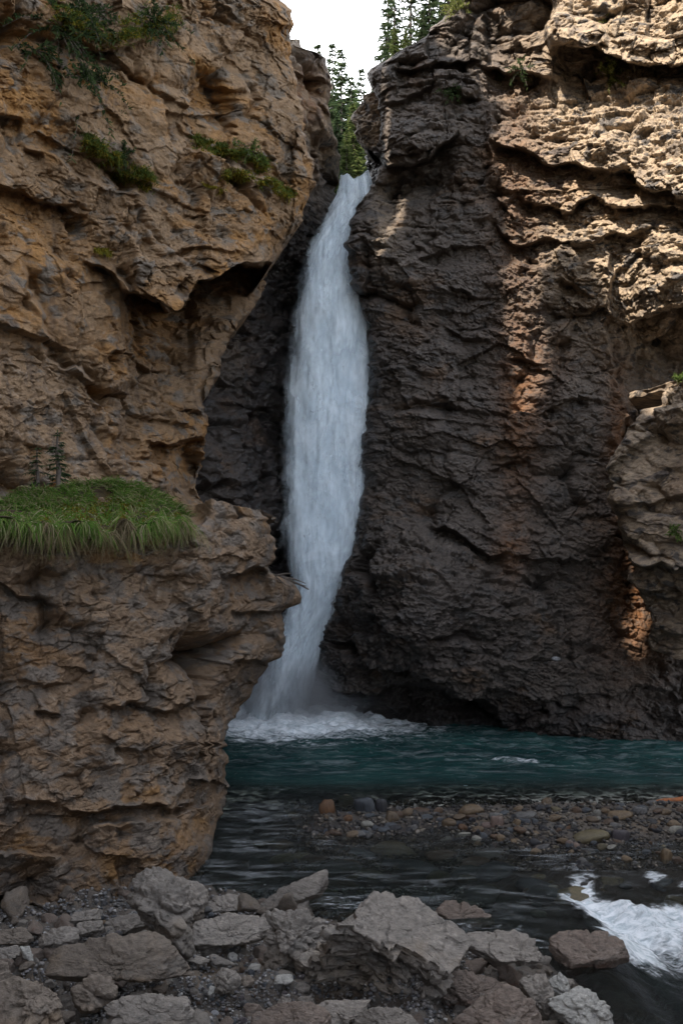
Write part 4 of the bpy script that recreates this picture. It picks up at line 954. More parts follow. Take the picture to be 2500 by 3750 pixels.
# pebbles on the bank: the larger ones each an object, the finest a layer of grit
def in_pebble(px, py):
    return (py > np.interp(px, [385, 430, 560, 700, 740], [2230, 2190, 2190, 2230, 2260]) and py < np.interp(px, [400, 470, 560, 620, 740], [2330, 2350, 2352, 2320, 2310]) and 392 < px < 735) or \
           (700 < px < 745 and 2090 < py < 2140) or (970 < px < 1030 and 2300 < py < 2352) or (470 < px < 560 and 2075 < py < 2115) or (180 < px < 330 and 2060 < py < 2200)
n = 0
while n < 230:
    px, py = random.uniform(160, 1060), random.uniform(2060, 2352)
    if not in_pebble(px, py): continue
    mt = pick({'slate': 3, 'grey': 4, 'purple': 1.5, 'pale': 1.2, 'pink': .7, 'brown': 1, 'white': .25, 'tan': .6})
    s = random.uniform(3.2, 8) if random.random() < .75 else random.uniform(8, 13)
    cobble(px, py, s, s * random.uniform(.55, .85), mt, 'small %s pebble on the gravel patch between the boulders' % {'slate': 'bluish dark', 'purple': 'purplish', 'pink': 'pinkish'}.get(mt, mt), cat='pebble', name='pebble', group='%s pebbles between the boulders' % mt); n += 1
# angular rubble wedged between the boulders
RUB = []
for k in range(8):
    r = np.random.default_rng(900 + k); D, T = ico(4); pl = []
    for _ in range(10): n_ = r.normal(size=3); pl.append((n_, r.uniform(.55, 1.0)))
    V = D * (planes_shape(D, pl, 24) * 1.0).clip(0, 1.3)[:, None] * np.array([1, r.uniform(.6, .9), r.uniform(.45, .8)])
    V = V + D * (facet(V / f32(.35), 910 + k, .04, .07) + .04 * fbm(V * 3, 4, 920 + k))[:, None]
    me = mesh_from('rubble_stone', V / np.abs(V[:, 0]).max(), T, 3); me.materials.append(None); RUB.append(me)
n = 0
while n < 295:
    px, py = random.uniform(-20, 1260), random.uniform(2050, 2365)
    p = on_ground(px, py)
    if 738 < px < 1060 and 2110 < py < 2335: continue
    if bank_s(p[0], p[1]) < -.15 or (in_pebble(px, py) and random.random() < .75): continue
    ob = bpy.data.objects.new('rubble_stone', random.choice(RUB)); C.objects.link(ob)
    s = (random.uniform(6, 17) if random.random() < .65 else random.uniform(17, 38)) * p[1] / F
    mk = random.choice(['boulder', 'boulder', 'boulder_brown', 'boulder_red']); ob.material_slots[0].link = 'OBJECT'; ob.material_slots[0].material = M[mk]
    ob.location = p + np.array([0, 0, s * .12]); ob.scale = (s, s, s); ob.rotation_euler = (random.uniform(-.4, .4), random.uniform(-.4, .4), random.uniform(0, 6.28))
    c_ = {'boulder': 'grey', 'boulder_brown': 'brown', 'boulder_red': 'purplish grey'}[mk]
    tag(ob, 'small angular %s rock wedged among the larger boulders of the bank' % c_, 'rock', '%s rubble between the boulders' % c_); n += 1
def grit(name, n_, area, mat, smin, smax, seed):
    r = np.random.default_rng(seed); D, T = ico(1); Vs, Ts = [], []
    k = 0
    while k < n_:
        px, py = r.uniform(area[0], area[1]), r.uniform(area[2], area[3])
        p = on_ground(px, py); s = r.uniform(smin, smax) * p[1] / F
        V = D * (1 + .25 * r.normal(size=(len(D), 1)).clip(-1, 1)) * np.array([1, r.uniform(.6, 1), r.uniform(.4, .8)]) * s
        a = r.uniform(0, 6.28); ca, sa = math.cos(a), math.sin(a)
        V = V @ np.array([[ca, sa, 0], [-sa, ca, 0], [0, 0, 1]]); V = V + p + np.array([0, 0, s * .2])
        Vs.append(V); Ts.append(T + k * len(D)); k += 1
    me = mesh_from(name, np.concatenate(Vs), np.concatenate(Ts), 3)
    m, nt = new_mat(name + '_stone'); g = NT(nt); co = g.coord('Object')
    vo = g.n('ShaderNodeNewGeometry').outputs['Random Per Island']
    b = g.n('ShaderNodeBsdfPrincipled'); g.l(g.ramp(vo, mat), b.inputs['Base Color']); b.inputs['Roughness'].default_value = .75; g.out(b.outputs[0])
    o = link(name, me, m, smooth=False); return o
GR = [(0, (.05, .055, .06)), (.3, (.12, .115, .11)), (.55, (.17, .155, .14)), (.8, (.09, .085, .09)), (1, (.34, .33, .31))]
tag(grit('gravel', 11000, (-20, 1110, 2040, 2370), GR, 1.6, 6.5, 5), 'fine grey gravel filling the gaps between the boulders on the bank', 'gravel', kind='stuff')
tag(grit('bar_gravel', 6800, (655, 1860, 1838, 2000), [(0, (.012, .012, .013)), (.5, (.035, .03, .026)), (.8, (.075, .06, .042)), (1, (.15, .13, .105))], 1.8, 7, 6), 'wet dark gravel of the low bar across the stream', 'gravel', kind='stuff')

# ------------------------------------------------------------------ driftwood
def tube(pts, r0, r1, n=8, wob=.0, seed=0):
    pts = [Vector(p) for p in pts]; V, Q = [], []; rr = random.Random(seed)
    for i, p in enumerate(pts):
        d = (pts[min(i + 1, len(pts) - 1)] - pts[max(i - 1, 0)]).normalized()
        a = d.orthogonal().normalized(); b = d.cross(a); r = r0 + (r1 - r0) * i / (len(pts) - 1)
        for k in range(n):
            t = 2 * math.pi * k / n; q = r * (1 + wob * rr.uniform(-1, 1)); V.append(p + a * math.cos(t) * q + b * math.sin(t) * q)
    for i in range(len(pts) - 1):
        for k in range(n): Q.append((i * n + k, i * n + (k + 1) % n, (i + 1) * n + (k + 1) % n, (i + 1) * n + k))
    return np.array([v[:] for v in V]), np.array(Q)
def merge(parts):
    V, Q, o = [], [], 0
    for v, q in parts: V.append(v); Q.append(q + o); o += len(v)
    return np.concatenate(V), np.concatenate(Q)
def wood_mat(name, a, b_):
    m, nt = new_mat(name); g = NT(nt); co = g.coord('Object')
    n = g.noise(g.mapping(co, (1, 1, 1)), 9, 6, .7, .6)
    b = g.n('ShaderNodeBsdfPrincipled'); g.l(g.mix(g.maprange(n, .35, .65), a, b_), b.inputs['Base Color']); b.inputs['Roughness'].default_value = .75
    g.l(g.bump(n, .6, .03), b.inputs['Normal']); g.out(b.outputs[0]); return m
M['log'] = wood_mat('orange_wood', (.34, .11, .03), (.16, .06, .025)); M['twig'] = wood_mat('grey_brown_twig', (.11, .085, .065), (.05, .04, .033))
A = hit_z(1484, 1853, .06); B = hit_z(1568, 1831, .14); Dd = (B - A)
pts = [A + Dd * t + np.array([0, 0, .05 * math.sin(t * 5)]) for t in np.linspace(0, 2.2, 14)]
V, Q = merge([tube(pts, .05, .10, 10, .12, 3), tube([pts[6], pts[6] + np.array([.1, -.1, .35])], .03, .015, 6)])
tag(link('driftwood_log', mesh_from('log', V, Q), M['log']), 'orange brown log lying in the shallows at the right margin', 'log')
P0, N0 = on_cliff('cliff_left_lower', 628, 1312)
def cl(px, py, Y): return unproj(np.array(px * 1.), np.array(py * 1.), np.array(Y))
Yt = float(P0[1]) - .25
parts = [tube([cl(612, 1316, Yt + .5), cl(645, 1322, Yt), cl(668, 1334, Yt - .1), cl(690, 1343, Yt - .15), cl(709, 1354, Yt - .2)], .045, .018, 6, .15, 1), tube([cl(640, 1321, Yt), cl(655, 1318, Yt - .05), cl(668, 1317, Yt - .1)], .03, .012, 6),
         tube([cl(655, 1327, Yt), cl(676, 1330, Yt - .2), cl(702, 1340, Yt - .3)], .028, .01, 6), tube([cl(690, 1343, Yt - .15), cl(703, 1346, Yt - .2)], .015, .008, 5)]
V, Q = merge(parts); tag(link('broken_branch', mesh_from('branch', V, Q), M['twig']), 'bare broken branch sticking out over the fall from the left ledge', 'branch')
parts = [tube([cl(600 + k * 9, 1318 + 6 * (k % 3), Yt + .2), cl(640 + k * 6, 1330 + 5 * k, Yt - .1 - .05 * k)], .014, .008, 5) for k in range(4)]
V, Q = merge(parts); tag(link('fallen_twigs', mesh_from('twigs', V, Q), M['twig']), 'litter of thin twigs on the crumbling ledge beside the fall', 'twigs', kind='stuff')
for (px, py, rx, mt, lab) in ((1275, 1513, 11, 'white', 'bright white stone lodged on the dark right wall'), (1252, 1523, 6, 'grey', 'small grey stone just left of the white one on the right wall')):
    P1, N1 = on_cliff('cliff_right', px, py)
    ob = cobble(px, py, rx, rx * .6, mt, lab, k=2); s = rx * P1[1] / F; ob.location = P1 + N1 * s * .5; ob.scale = (s, s * .8, s * .9)
#==PART5==
# ------------------------------------------------------------------ plants
def leaf_mat(name, stops, trans=.35, rough=.6):
    m, nt = new_mat(name); g = NT(nt)
    r = g.n('ShaderNodeNewGeometry').outputs['Random Per Island']
    col = g.ramp(r, stops)
    d = g.n('ShaderNodeBsdfDiffuse'); g.l(col, d.inputs['Color'])
    t = g.n('ShaderNodeBsdfTranslucent'); g.l(col, t.inputs['Color'])
    mx = g.n('ShaderNodeMixShader'); mx.inputs[0].default_value = trans; g.l(d.outputs[0], mx.inputs[1]); g.l(t.outputs[0], mx.inputs[2])
    g.out(mx.outputs[0]); return m
M['needle'] = leaf_mat('spruce_needles', [(0, (.022, .04, .02)), (.5, (.04, .062, .028)), (1, (.07, .092, .04))])
M['needle_pale'] = leaf_mat('pale_needles', [(0, (.045, .07, .022)), (.5, (.075, .10, .032)), (1, (.12, .135, .05))])
M['needle_dark'] = leaf_mat('dark_needles', [(0, (.018, .03, .014)), (.5, (.035, .055, .022)), (1, (.06, .08, .03))])  # needles of the dark evergreen shrubs
M['grass'] = leaf_mat('grass_blades', [(0, (.05, .10, .018)), (.35, (.10, .20, .035)), (.6, (.16, .22, .05)), (.8, (.22, .20, .10)), (1, (.36, .33, .2))], .4)
M['grass_dry'] = leaf_mat('dry_grass_blades', [(0, (.10, .08, .04)), (.5, (.18, .14, .08)), (1, (.27, .22, .14))], .35)
M['moss'] = leaf_mat('moss_tufts', [(0, (.10, .08, .012)), (.4, (.19, .15, .02)), (.7, (.25, .20, .03)), (1, (.10, .14, .03))], .25)
M['mossgreen'] = leaf_mat('green_tufts', [(0, (.045, .075, .02)), (.5, (.08, .12, .03)), (1, (.13, .17, .05))], .3)
M['shrub'] = leaf_mat('shrub_leaves', [(0, (.08, .10, .025)), (.5, (.13, .15, .04)), (1, (.22, .22, .08))], .35)
M['bark'] = wood_mat('spruce_bark', (.10, .075, .055), (.05, .04, .032))
M['soil'] = rock_mat('dark_turf', (.05, .035, .018), (.08, .06, .015), (.04, .035, .025), (.10, .09, .04), dark=(.02, .015, .01), scale=2, rough=.95)

def blades_mesh(name, roots, dirs, lens, width, droop, rs, seg=3):
    """curved tapering blades: roots (N,3), dirs (N,3) unit, lens (N)"""
    N = len(roots); side = np.cross(dirs, rs.normal(size=(N, 3))); side /= np.linalg.norm(side, axis=1, keepdims=True) + 1e-9
    t = np.linspace(0, 1, seg + 1); V = np.zeros((N, seg + 1, 2, 3))
    for i, a in enumerate(t):
        c = roots + dirs * (lens * a)[:, None]; c[:, 2] -= droop * lens * a * a
        w_ = (width * (1 - a) ** .7 + width * .08)[:, None] if np.ndim(width) else width * ((1 - a) ** .7 + .08)
        V[:, i, 0] = c - side * w_; V[:, i, 1] = c + side * w_
    idx = np.arange(N * (seg + 1) * 2).reshape(N, seg + 1, 2)
    Q = np.stack([idx[:, :-1, 0], idx[:, :-1, 1], idx[:, 1:, 1], idx[:, 1:, 0]], -1).reshape(-1, 4)
    return mesh_from(name, V.reshape(-1, 3), Q)

def conifer_data(h, spread, seed, levels=46, nb=6, droop=.35, bare=.12, tuft=.22, gaps=.15, per=11, wf_=.10):
    r = np.random.default_rng(seed); segs, roots, dirs, lens = [], [], [], []
    for i in range(levels):
        f = bare + (1 - bare) * (i + r.uniform(0, .8)) / levels
        L = spread * (1 - f) ** .8 * r.uniform(.55, 1.1) + .05
        for k in range(nb):
            if r.uniform() < gaps: continue
            a = r.uniform(0, 2 * math.pi); l = L * r.uniform(.55, 1.1)
            up = .35 * f ** 2 - .1
            p0 = np.array([0, 0, f * h]); dirb = np.array([math.cos(a), math.sin(a), up])
            pts = [p0 + dirb * l * s - np.array([0, 0, droop * l * s * s * (1.1 - f)]) for s in (0, .35, .7, 1)]
            segs.append((pts, .012 + .016 * l))
            n = max(4, int(per * l / max(spread, .1) * 3.2))
            for s in r.uniform(.12, 1.02, n):
                c = p0 + dirb * l * s - np.array([0, 0, droop * l * s * s * (1.1 - f)])
                sd = np.array([-math.sin(a), math.cos(a), 0]) * r.choice([-1, 1]) * r.uniform(.3, 1) + dirb * r.uniform(.3, .9) + np.array([0, 0, r.uniform(-.5, .2)])
                roots.append(c); dirs.append(sd / np.linalg.norm(sd)); lens.append(tuft * r.uniform(.6, 1.3) * (.6 + .5 * (1 - f)))
    for s in np.linspace(.9, 1, 6): roots.append([0, 0, h * s]); dirs.append([r.uniform(-.3, .3), r.uniform(-.3, .3), 1]); lens.append(tuft * .5)
    roots, dirs, lens = np.array(roots), np.array(dirs), np.array(lens); dirs /= np.linalg.norm(dirs, axis=1, keepdims=True)
    crown = blades_mesh('crown', roots, dirs, lens, tuft * wf_, .25, r, 2)
    parts = [tube([(0, 0, -1.5), (0.02, 0, h * .3), (0, .02, h * .65), (0, 0, h * .97)], .022 * h * .5 + .05, .012, 8, .05, seed)]
    parts += [tube(p, w_, w_ * .3, 4) for p, w_ in segs]
    V, Q = merge(parts); trunk = mesh_from('trunk', V, Q)
    return trunk, crown
def tree(label, loc, data, mat, group, cat='tree', name='spruce_tree', s=1.0, rz=0):
    o = empty(name, loc); o.scale = (s, s, s); o.rotation_euler = (0, 0, rz); tag(o, label, cat, group)
    for nm, me, m_ in (('trunk', data[0], M['bark']), ('crown', data[1], mat)):
        c = bpy.data.objects.new(nm, me); C.objects.link(c); c.parent = o
        if not len(me.materials): me.materials.append(m_)
    return o

# wooded slope above the lip
def hill_z(x, y): return 20.2 + .10 * np.clip(y - 44, 0, 99) + .5 * np.clip(y - 60, 0, 60) * .35 + (3.6 * sstep(1.6, 4.5, x) + 3.5 * sstep(-2.2, -5, x)) * sstep(40, 44, y) - .25
hx, hyy = np.meshgrid(np.linspace(-40, 45, 170), np.linspace(40.5, 140, 160))
hz = hill_z(hx, hyy) + .25 * fbm(np.stack([hx, hyy, 0 * hx], -1) * .7, 4, 77)
hz[0] = 0
M['hill'] = rock_mat('forest_floor', (.05, .055, .025), (.08, .07, .03), (.06, .06, .045), (.12, .11, .07), dark=(.03, .03, .018), scale=.7, rough=.95)
tag(link('hill', mesh_from('hill', np.stack([hx, hyy, hz], -1), grid_quads(*hx.shape)), M['hill']), kind='structure')
CON = [conifer_data(13, 2.1, 11, 54, 7, .4, .10, .42, .1, 15), conifer_data(12, 1.5, 12, 50, 6, .35, .22, .36, .15, 12), conifer_data(13, 2.6, 13, 60, 8, .45, .03, .45, .05, 18), conifer_data(13.5, 2.2, 14, 44, 6, .5, .22, .40, .3, 14)]
CONP = (CON[2][0], CON[2][1].copy())
def top_tree(px_, pytop, Y, data, h, label, group, mat=M['needle'], base=None):
    x = (px_ - CX) / F * Y; zt_ = EYE + (HY - pytop) / F * Y
    zb = float(hill_z(np.array(x), np.array(Y))) if base is None else base
    return tree(label, (x, Y, zb), data, mat, group, s=(zt_ - zb) / h, rz=random.uniform(0, 6))
g1 = 'spruces above the lip of the fall'
top_tree(729, 97, 60, CON[1], 12, 'thin spruce top showing just right of the dark left knob', g1)
top_tree(763, 96, 62, CON[1], 12, 'narrow tall spruce with a slim pointed top in the gap', g1)
top_tree(784, 112, 56, CON[0], 13, 'fullest dark spruce in the centre of the gap', g1)
top_tree(806, 176, 60, CON[0], 13, 'shorter spruce right behind the fullest one', g1)
top_tree(830, 154, 66, CON[1], 12, 'small slim spruce beside the right cliff edge', g1)
top_tree(752, 190, 54, CON[2], 13, 'dark bushy spruce at the left of the gap', g1)
top_tree(812, 235, 50, CONP, 13, 'bright yellow green conifer low in the gap above the water', g1, M['needle_pale'])
top_tree(838, 255, 52, CONP, 13, 'pale green conifer partly hidden by the right spur', g1, M['needle_pale'])
top_tree(775, 265, 49, CON[2], 13, 'low dark conifer at the lip of the fall', g1)
top_tree(795, 300, 47.5, CONP, 13, 'young green conifer directly over the water lip', g1, M['needle_pale'])
for k in range(14):
    top_tree(700 + k * 13 + random.uniform(-5, 5), random.uniform(190, 250), random.uniform(68, 80), CON[k % 3], 13, 'far spruce in the backdrop of the wooded gap', 'far spruces behind the gap')
top_tree(680, 80, 41, CON[1], 12, 'little spruce on the dark knob left of the gap', g1, base=26.2)
g2 = 'conifers on the right cliff top'
top_tree(906, -90, 44, CON[3], 13.5, 'sparse tall conifer with bare trunk, nearest the gap on the right cliff', g2, base=23.6)
top_tree(943, -120, 44, CON[3], 13.5, 'second sparse tall conifer with thin crown on the right cliff', g2, base=24.2)
top_tree(985, -110, 42.5, CON[2], 13, 'dense dark green spruce on the right cliff edge', g2, base=25.6)
top_tree(1030, -140, 44, CON[2], 13, 'tall dense spruce behind the right cliff rim', g2, base=26)
top_tree(972, 20, 41.5, CON[2], 13, 'squat dark spruce filling the rim right of the sparse conifers', g2, base=24.4)
top_tree(1012, 2, 41.5, CON[2], 13, 'dark spruce leaning over the rim above the cap rock', g2, base=25.4)
top_tree(890, -40, 46, CON[0], 13, 'slim spruce standing behind the first sparse conifer', g2, base=23.0)
top_tree(905, 62, 40.5, CONP, 13, 'low pale conifer bush at the foot of the sparse conifers', g2, M['needle_pale'], base=23.2)
top_tree(930, 68, 40.5, CONP, 13, 'pale green low conifer right of the bush under the sparse trunks', g2, M['needle_pale'], base=23.4)

# two tiny spruces on the grassy ledge
SAP = conifer_data(1.0, .26, 21, 14, 4, .15, .06, .11, .3, 9, .09); SAP2 = conifer_data(1.0, .42, 22, 12, 4, .2, .05, .13, .3, 9, .09)
def sapling(px, pyb, pyt, Y, d, label):
    p = cl(px, pyb, Y); return tree(label, p, d, M['needle'], 'little spruces on the grassy ledge', cat='sapling', name='spruce_sapling', s=(pyb - pyt) * Y / F, rz=1.0)
sapling(133, 1120, 990, 19.6, SAP, 'taller slender spruce sapling on the grassy ledge'); sapling(86, 1125, 1028, 19.6, SAP2, 'shorter bushy spruce sapling left of the slender one')

# grass tussock hanging over the lower left block
rs = np.random.default_rng(41)
prof_x = [-60, 0, 60, 150, 260, 320, 370, 405, 440]; prof_y = [1166, 1152, 1130, 1114, 1106, 1117, 1138, 1162, 1196]
def turf_pt(u, v):
    """u px, v 0..1 from the back top over the brow to the front foot"""
    top = np.interp(u, prof_x, prof_y); foot = np.interp(u, [-60, 200, 440], [1204, 1212, 1202]) + 16 * vnoise(np.stack([u / 26, 0 * u, 0 * u], -1), 49)
    Yf = np.interp(u, [-60, 150, 330, 440], [17.6, 18.1, 19.2, 20.2]) - .6
    py = top + (foot - top) * np.sin(np.clip(v, 0, 1) * math.pi / 2) ** 1.3
    Y = Yf + 2.0 * np.cos(np.clip(v, 0, 1) * math.pi / 2) ** 1.2
    return unproj(u, py, Y)
uu, vv = np.meshgrid(np.linspace(-60, 442, 160), np.linspace(0, 1, 50)); P = turf_pt(uu, vv)
P = P + .07 * fbm(P * 2.2, 3, 55)[..., None] * np.array([0, -1, .6])
turf = empty('grass_tussock', (-4.6, 18.6, 6.9)); tag(turf, 'thick green grass clump overhanging the lower left rock ledge', 'grass', kind='stuff')
def sub(name, me, m_):
    o = link(name, me, m_, turf, smooth=False); o.location = (4.6, -18.6, -6.9); return o
sub('turf', mesh_from('turf', P, grid_quads(*uu.shape)), M['soil'])
def tuft_field(n, vlo, vhi, lmin, lmax, up, out, droop, width, mat, clump=7, ulo=-60, uhi=438, name='blades'):
    nc = n // clump; u0 = rs.uniform(ulo, uhi, nc); v0 = rs.uniform(vlo, vhi, nc)
    u = np.repeat(u0, clump) + rs.normal(size=nc * clump) * 4; v = np.repeat(v0, clump) + rs.normal(size=nc * clump) * .03
    lf = np.repeat(rs.uniform(.55, 1.45, nc), clump)
    r = turf_pt(u, v); keep = np.repeat(fbm(np.stack([u0 / 60, v0 * 3, 0 * u0 + n * .01], -1), 3, 47) > -.32, clump); lean = np.repeat(rs.normal(size=nc) * .45, clump)
    d = np.stack([rs.normal(size=len(u)) * .42 + lean, -out * rs.uniform(.4, 1.2, len(u)), up * rs.uniform(.5, 1.2, len(u)) + rs.normal(size=len(u)) * .15], -1); d /= np.linalg.norm(d, axis=1, keepdims=True)
    return blades_mesh(name, r[keep], d[keep], (rs.uniform(lmin, lmax, len(u)) * lf)[keep], width, droop, rs, 4)
sub('grass', tuft_field(7000, 0, .45, .16, .40, 1, .5, .6, .009, None), M['grass'])
sub('grass', tuft_field(4200, .35, .95, .2, .5, .35, 1, 1.1, .009, None), M['grass'])
sub('grass', tuft_field(2600, .55, .9, .2, .5, .5, 1.1, 1.2, .010, None), M['grass'])
sub('grass', tuft_field(2400, .86, 1.02, .12, .34, .1, 1, 1.0, .009, None), M['grass'])
sub('dry_grass', tuft_field(3600, .5, 1.0,   .2, .46, -.2, .7, 1.0, .007, None), M['grass_dry'])
sub('moss', tuft_field(9000, .3, .85, .03, .08, .5, 1, .1, .010, None, 12, 90, 420), M['moss'])

# moss and plants on the ledges
def cushion(label, cliff, path, wid, mat, n=2600, ln=(.05, .14), kind='moss_cushion', cat='moss', mat2=None, mix=.4):
    r = np.random.default_rng(abs(hash(path[0])) % 9999 + len(path))
    o = empty(kind, (0, 0, 0)); p0, _ = on_cliff(cliff, *path[0]); o.location = p0
    tag(o, label, cat)
    pa = np.array(path, float); sl = np.r_[0, np.cumsum(np.linalg.norm(np.diff(pa, axis=0), axis=1))]
    def scatter(m_, k, length, w_, up):
        s = r.uniform(0, sl[-1], k); x = np.interp(s, sl, pa[:, 0]) + r.normal(size=k) * wid * .3; y = np.interp(s, sl, pa[:, 1]) + r.normal(size=k) * wid * .45
        keep = vnoise(np.stack([x / 16, y / 9, 0 * x], -1), 66) > -.25; x, y = x[keep], y[keep]
        R, Nn = zip(*[on_cliff(cliff, a, b) for a, b in zip(x, y)]); R, Nn = np.array(R), np.array(Nn)
        hgt = np.exp(-((y - np.interp(x, pa[:, 0], pa[:, 1])) / (wid * .6)) ** 2)
        R = R + Nn * (.05 + .14 * hgt)[:, None]
        d = Nn * .8 + np.array([0, 0, up]) + r.normal(size=(len(R), 3)) * .4; d /= np.linalg.norm(d, axis=1, keepdims=True)
        me = blades_mesh('foliage', R - p0, d, r.uniform(*length, len(R)), w_, .6, r, 2)
        c = link('foliage', me, m_, o, smooth=False); return c
    scatter(mat, n, ln, .016, .5)
    if mat2: scatter(mat2, int(n * mix), (ln[0] * 2, ln[1] * 2.2), .009, .9)
    return o
UL = 'cliff_left_upper'
cushion('long mossy ledge with green grass high on the left cliff', UL, [(455, 318), (500, 332), (545, 352), (590, 372), (610, 388)], 20, M['moss'], 3400, mat2=M['mossgreen'], mix=.8)
cushion('mossy sill under the long green ledge ending at the cliff corner', UL, [(512, 404), (550, 405), (590, 418), (630, 428), (672, 452)], 15, M['moss'], 2600, mat2=M['mossgreen'], mix=.3)
cushion('hanging green and yellow cushion below the left shrubs', UL, [(192, 325), (225, 348), (265, 370), (285, 395), (320, 402), (344, 425)], 22, M['moss'], 3000, mat2=M['mossgreen'], mix=.7)
cushion('small moss dab right of the hanging cushion', UL, [(462, 428), (485, 436), (505, 440)], 9, M['moss'], 600)
cushion('little moss dab low on the left overhang', UL, [(215, 572), (235, 576), (252, 582)], 9, M['moss'], 600)
cushion('dark mossy shelf under the shrubs at the top left', UL, [(120, 30), (190, 60), (260, 80), (320, 60), (390, 50)], 34, M['moss'], 3000, mat2=M['mossgreen'], mix=.7)
def shrub(label, cliff, px, py, size, seed, mat, n_br=16, droop=.5, leaf=.09, dens=26, name='shrub', cat='shrub', up=.4, group=None):
    r = np.random.default_rng(seed); p0, N = on_cliff(cliff, px, py)
    o = empty(name, p0); tag(o, label, cat, group)
    segs, R, D_, L_ = [], [], [], []
    for k in range(n_br):
        d = N * r.uniform(.3, .9) + r.normal(size=3) * .6 + np.array([0, 0, up]); d /= np.linalg.norm(d); l = size * r.uniform(.5, 1.1)
        f = lambda s: d * l * s - np.array([0, 0, droop * l * s * s])
        segs.append(tube([f(s) for s in (0, .33, .66, 1)], .012, .004, 4))
        for s in r.uniform(.2, 1.03, dens):
            q = d + r.normal(size=3) * .8; R.append(f(s) + r.normal(size=3) * .02); D_.append(q / np.linalg.norm(q)); L_.append(leaf * r.uniform(.6, 1.4))
    V, Q = merge(segs); link('stems', mesh_from('stems', V, Q), M['twig'], o)
    link('foliage', blades_mesh('foliage', np.array(R), np.array(D_), np.array(L_), leaf * .18, .2, r, 2), mat, o, smooth=False); return o
shrub('dark drooping evergreen shrub at the top left of the cliff', UL, 130, 70, 1.4, 61, M['needle_dark'], 26, .7, .12, 34)
shrub('evergreen sprays hanging beside the dark shrub at the top left', UL, 200, 40, 1.25, 62, M['needle_dark'], 22, .6, .12, 30)
shrub('thin evergreen bush at the top of the left cliff under the margin', UL, 345, 55, 1.0, 63, M['needle_dark'], 16, .5, .12, 26)
shrub('green evergreen spray drooping lowest on the left cliff', UL, 200, 190, 1.2, 64, M['needle_dark'], 22, .9, .12, 32)
shrub('small evergreen spray left of the lowest one', UL, 95, 115, .85, 65, M['needle_dark'], 14, .6, .12, 26)
shrub('small bush growing on the edge of the long mossy ledge', UL, 575, 345, .5, 66, M['mossgreen'], 14, .3, .09, 20)
shrub('tiny fir sprig above the hanging cushion', UL, 280, 360, .45, 67, M['needle_dark'], 8, .2, .09, 22, up=1)
RR = 'cliff_right'
shrub('round olive bush on the sunlit ledge below the cap rock', RR, 1405, 185, 1.0, 71, M['shrub'], 30, .2, .12, 34, up=.8)
shrub('straw coloured tuft right of the round olive bush', RR, 1490, 158, .6, 72, M['grass_dry'], 24, .7, .2, 14, up=.7)
shrub('dull green bush in the shaded recess of the right cliff', RR, 1040, 232, .8, 73, M['needle_dark'], 18, .5, .11, 28)
shrub('sparse green plant growing on the cap rock face', RR, 1385, 45, .6, 74, M['shrub'], 14, .4, .10, 16)
shrub('green sprig on the dark overhang ledge', RR, 1200, 160, .6, 75, M['needle_dark'], 14, .4, .11, 22)
shrub('low green plant on the ledge right of the recess bush', RR, 1145, 165, .6, 76, M['shrub'], 14, .4, .10, 22)
shrub('pale scrub on the rim of the right cliff beneath the spruce', RR, 1050, 30, .8, 77, M['shrub'], 22, .3, .12, 24, up=.8)
shrub('small fern on the grey buttress at the right margin', 'cliff_buttress', 1556, 1222, .4, 78, M['mossgreen'], 12, .5, .09, 22)
shrub('grass tuft on the top corner of the grey buttress', 'cliff_buttress', 1560, 876, .35, 79, M['mossgreen'], 14, .3, .1, 14, up=.9)
#==PART6==
# ------------------------------------------------------------------ unseen wall added beyond the left margin, shaped to cast the shade
SUNV = np.array([-0.42, -0.62, 0.68]); SUNV = SUNV / np.linalg.norm(SUNV)
XC = -10.5
def blocker_point(px, py):
    Y = float(RW_Y(np.array([px * 1.0]), np.array([py * 1.0]))[0]) if not (px >= 1470 and 860 < py < 1000) else 28.0
    p = unproj(np.array(px * 1.0), np.array(py * 1.0), np.array(Y))
    t = (XC - p[0]) / SUNV[0]
    q = p + SUNV * t
    return q[1], q[2]
# wanted shade line on the right wall, projected back to the added wall's crest
shade_line = [(1700, 915), (1482, 935), (1360, 620), (1335, 575), (1290, 560), (1272, 640), (1262, 900), (1230, 950), (1166, 940), (1144, 680), (1126, 420), (1118, 215), (1060, 120), (1000, 60), (928, -60), (924, 640), (874, 640), (866, -80), (700, -150)]
rl = sorted([blocker_point(a, b) for a, b in shade_line])
ry = np.array([a for a, b in rl]); rz = np.array([b for a, b in rl])
ys = np.linspace(-25, 34, 620); zt = np.interp(ys, ry, rz)
zt = np.where((ys > 2.5) & (ys < 4.8), 35.6, zt)             # a slot cut to let a sun patch through
nz = 150
tt = np.linspace(0, 1, nz)
Pm = np.stack([np.full((nz, len(ys)), XC) - 0 * tt[:, None], np.repeat(ys[None], nz, 0), tt[:, None] * zt[None]], -1)
bk = np.linspace(0, 1, 30)[1:] * 8
capr = Pm[-1:] + bk[:, None, None] * np.array([-.56, -.83, -.1])
Pm = np.concatenate([Pm, capr], 0).astype(f32)
W = warp(bed(Pm, -10), .3, .4, 701)
Pm[..., 0] += facet(W / np.array([3, 3, 2], f32), 700, .4, .3, .1) + facet(W, 702, .2, .2, .08)
Pm[..., 1] += .12 * fbm(Pm * 1.5, 3, 703); Pm[..., 2] += .15 * fbm(Pm * 1.3, 3, 704) * (np.arange(Pm.shape[0]) > 5)[:, None]
me = mesh_from('shade_wall_left', Pm, grid_quads(*Pm.shape[:2]))
add_attr(me, 'ochre', np.full(Pm.shape[:2], .3)); add_attr(me, 'wet', np.zeros(Pm.shape[:2]))
tag(link('added_shade_wall_left', me, M['rock_tan'], smooth=False), kind='structure')

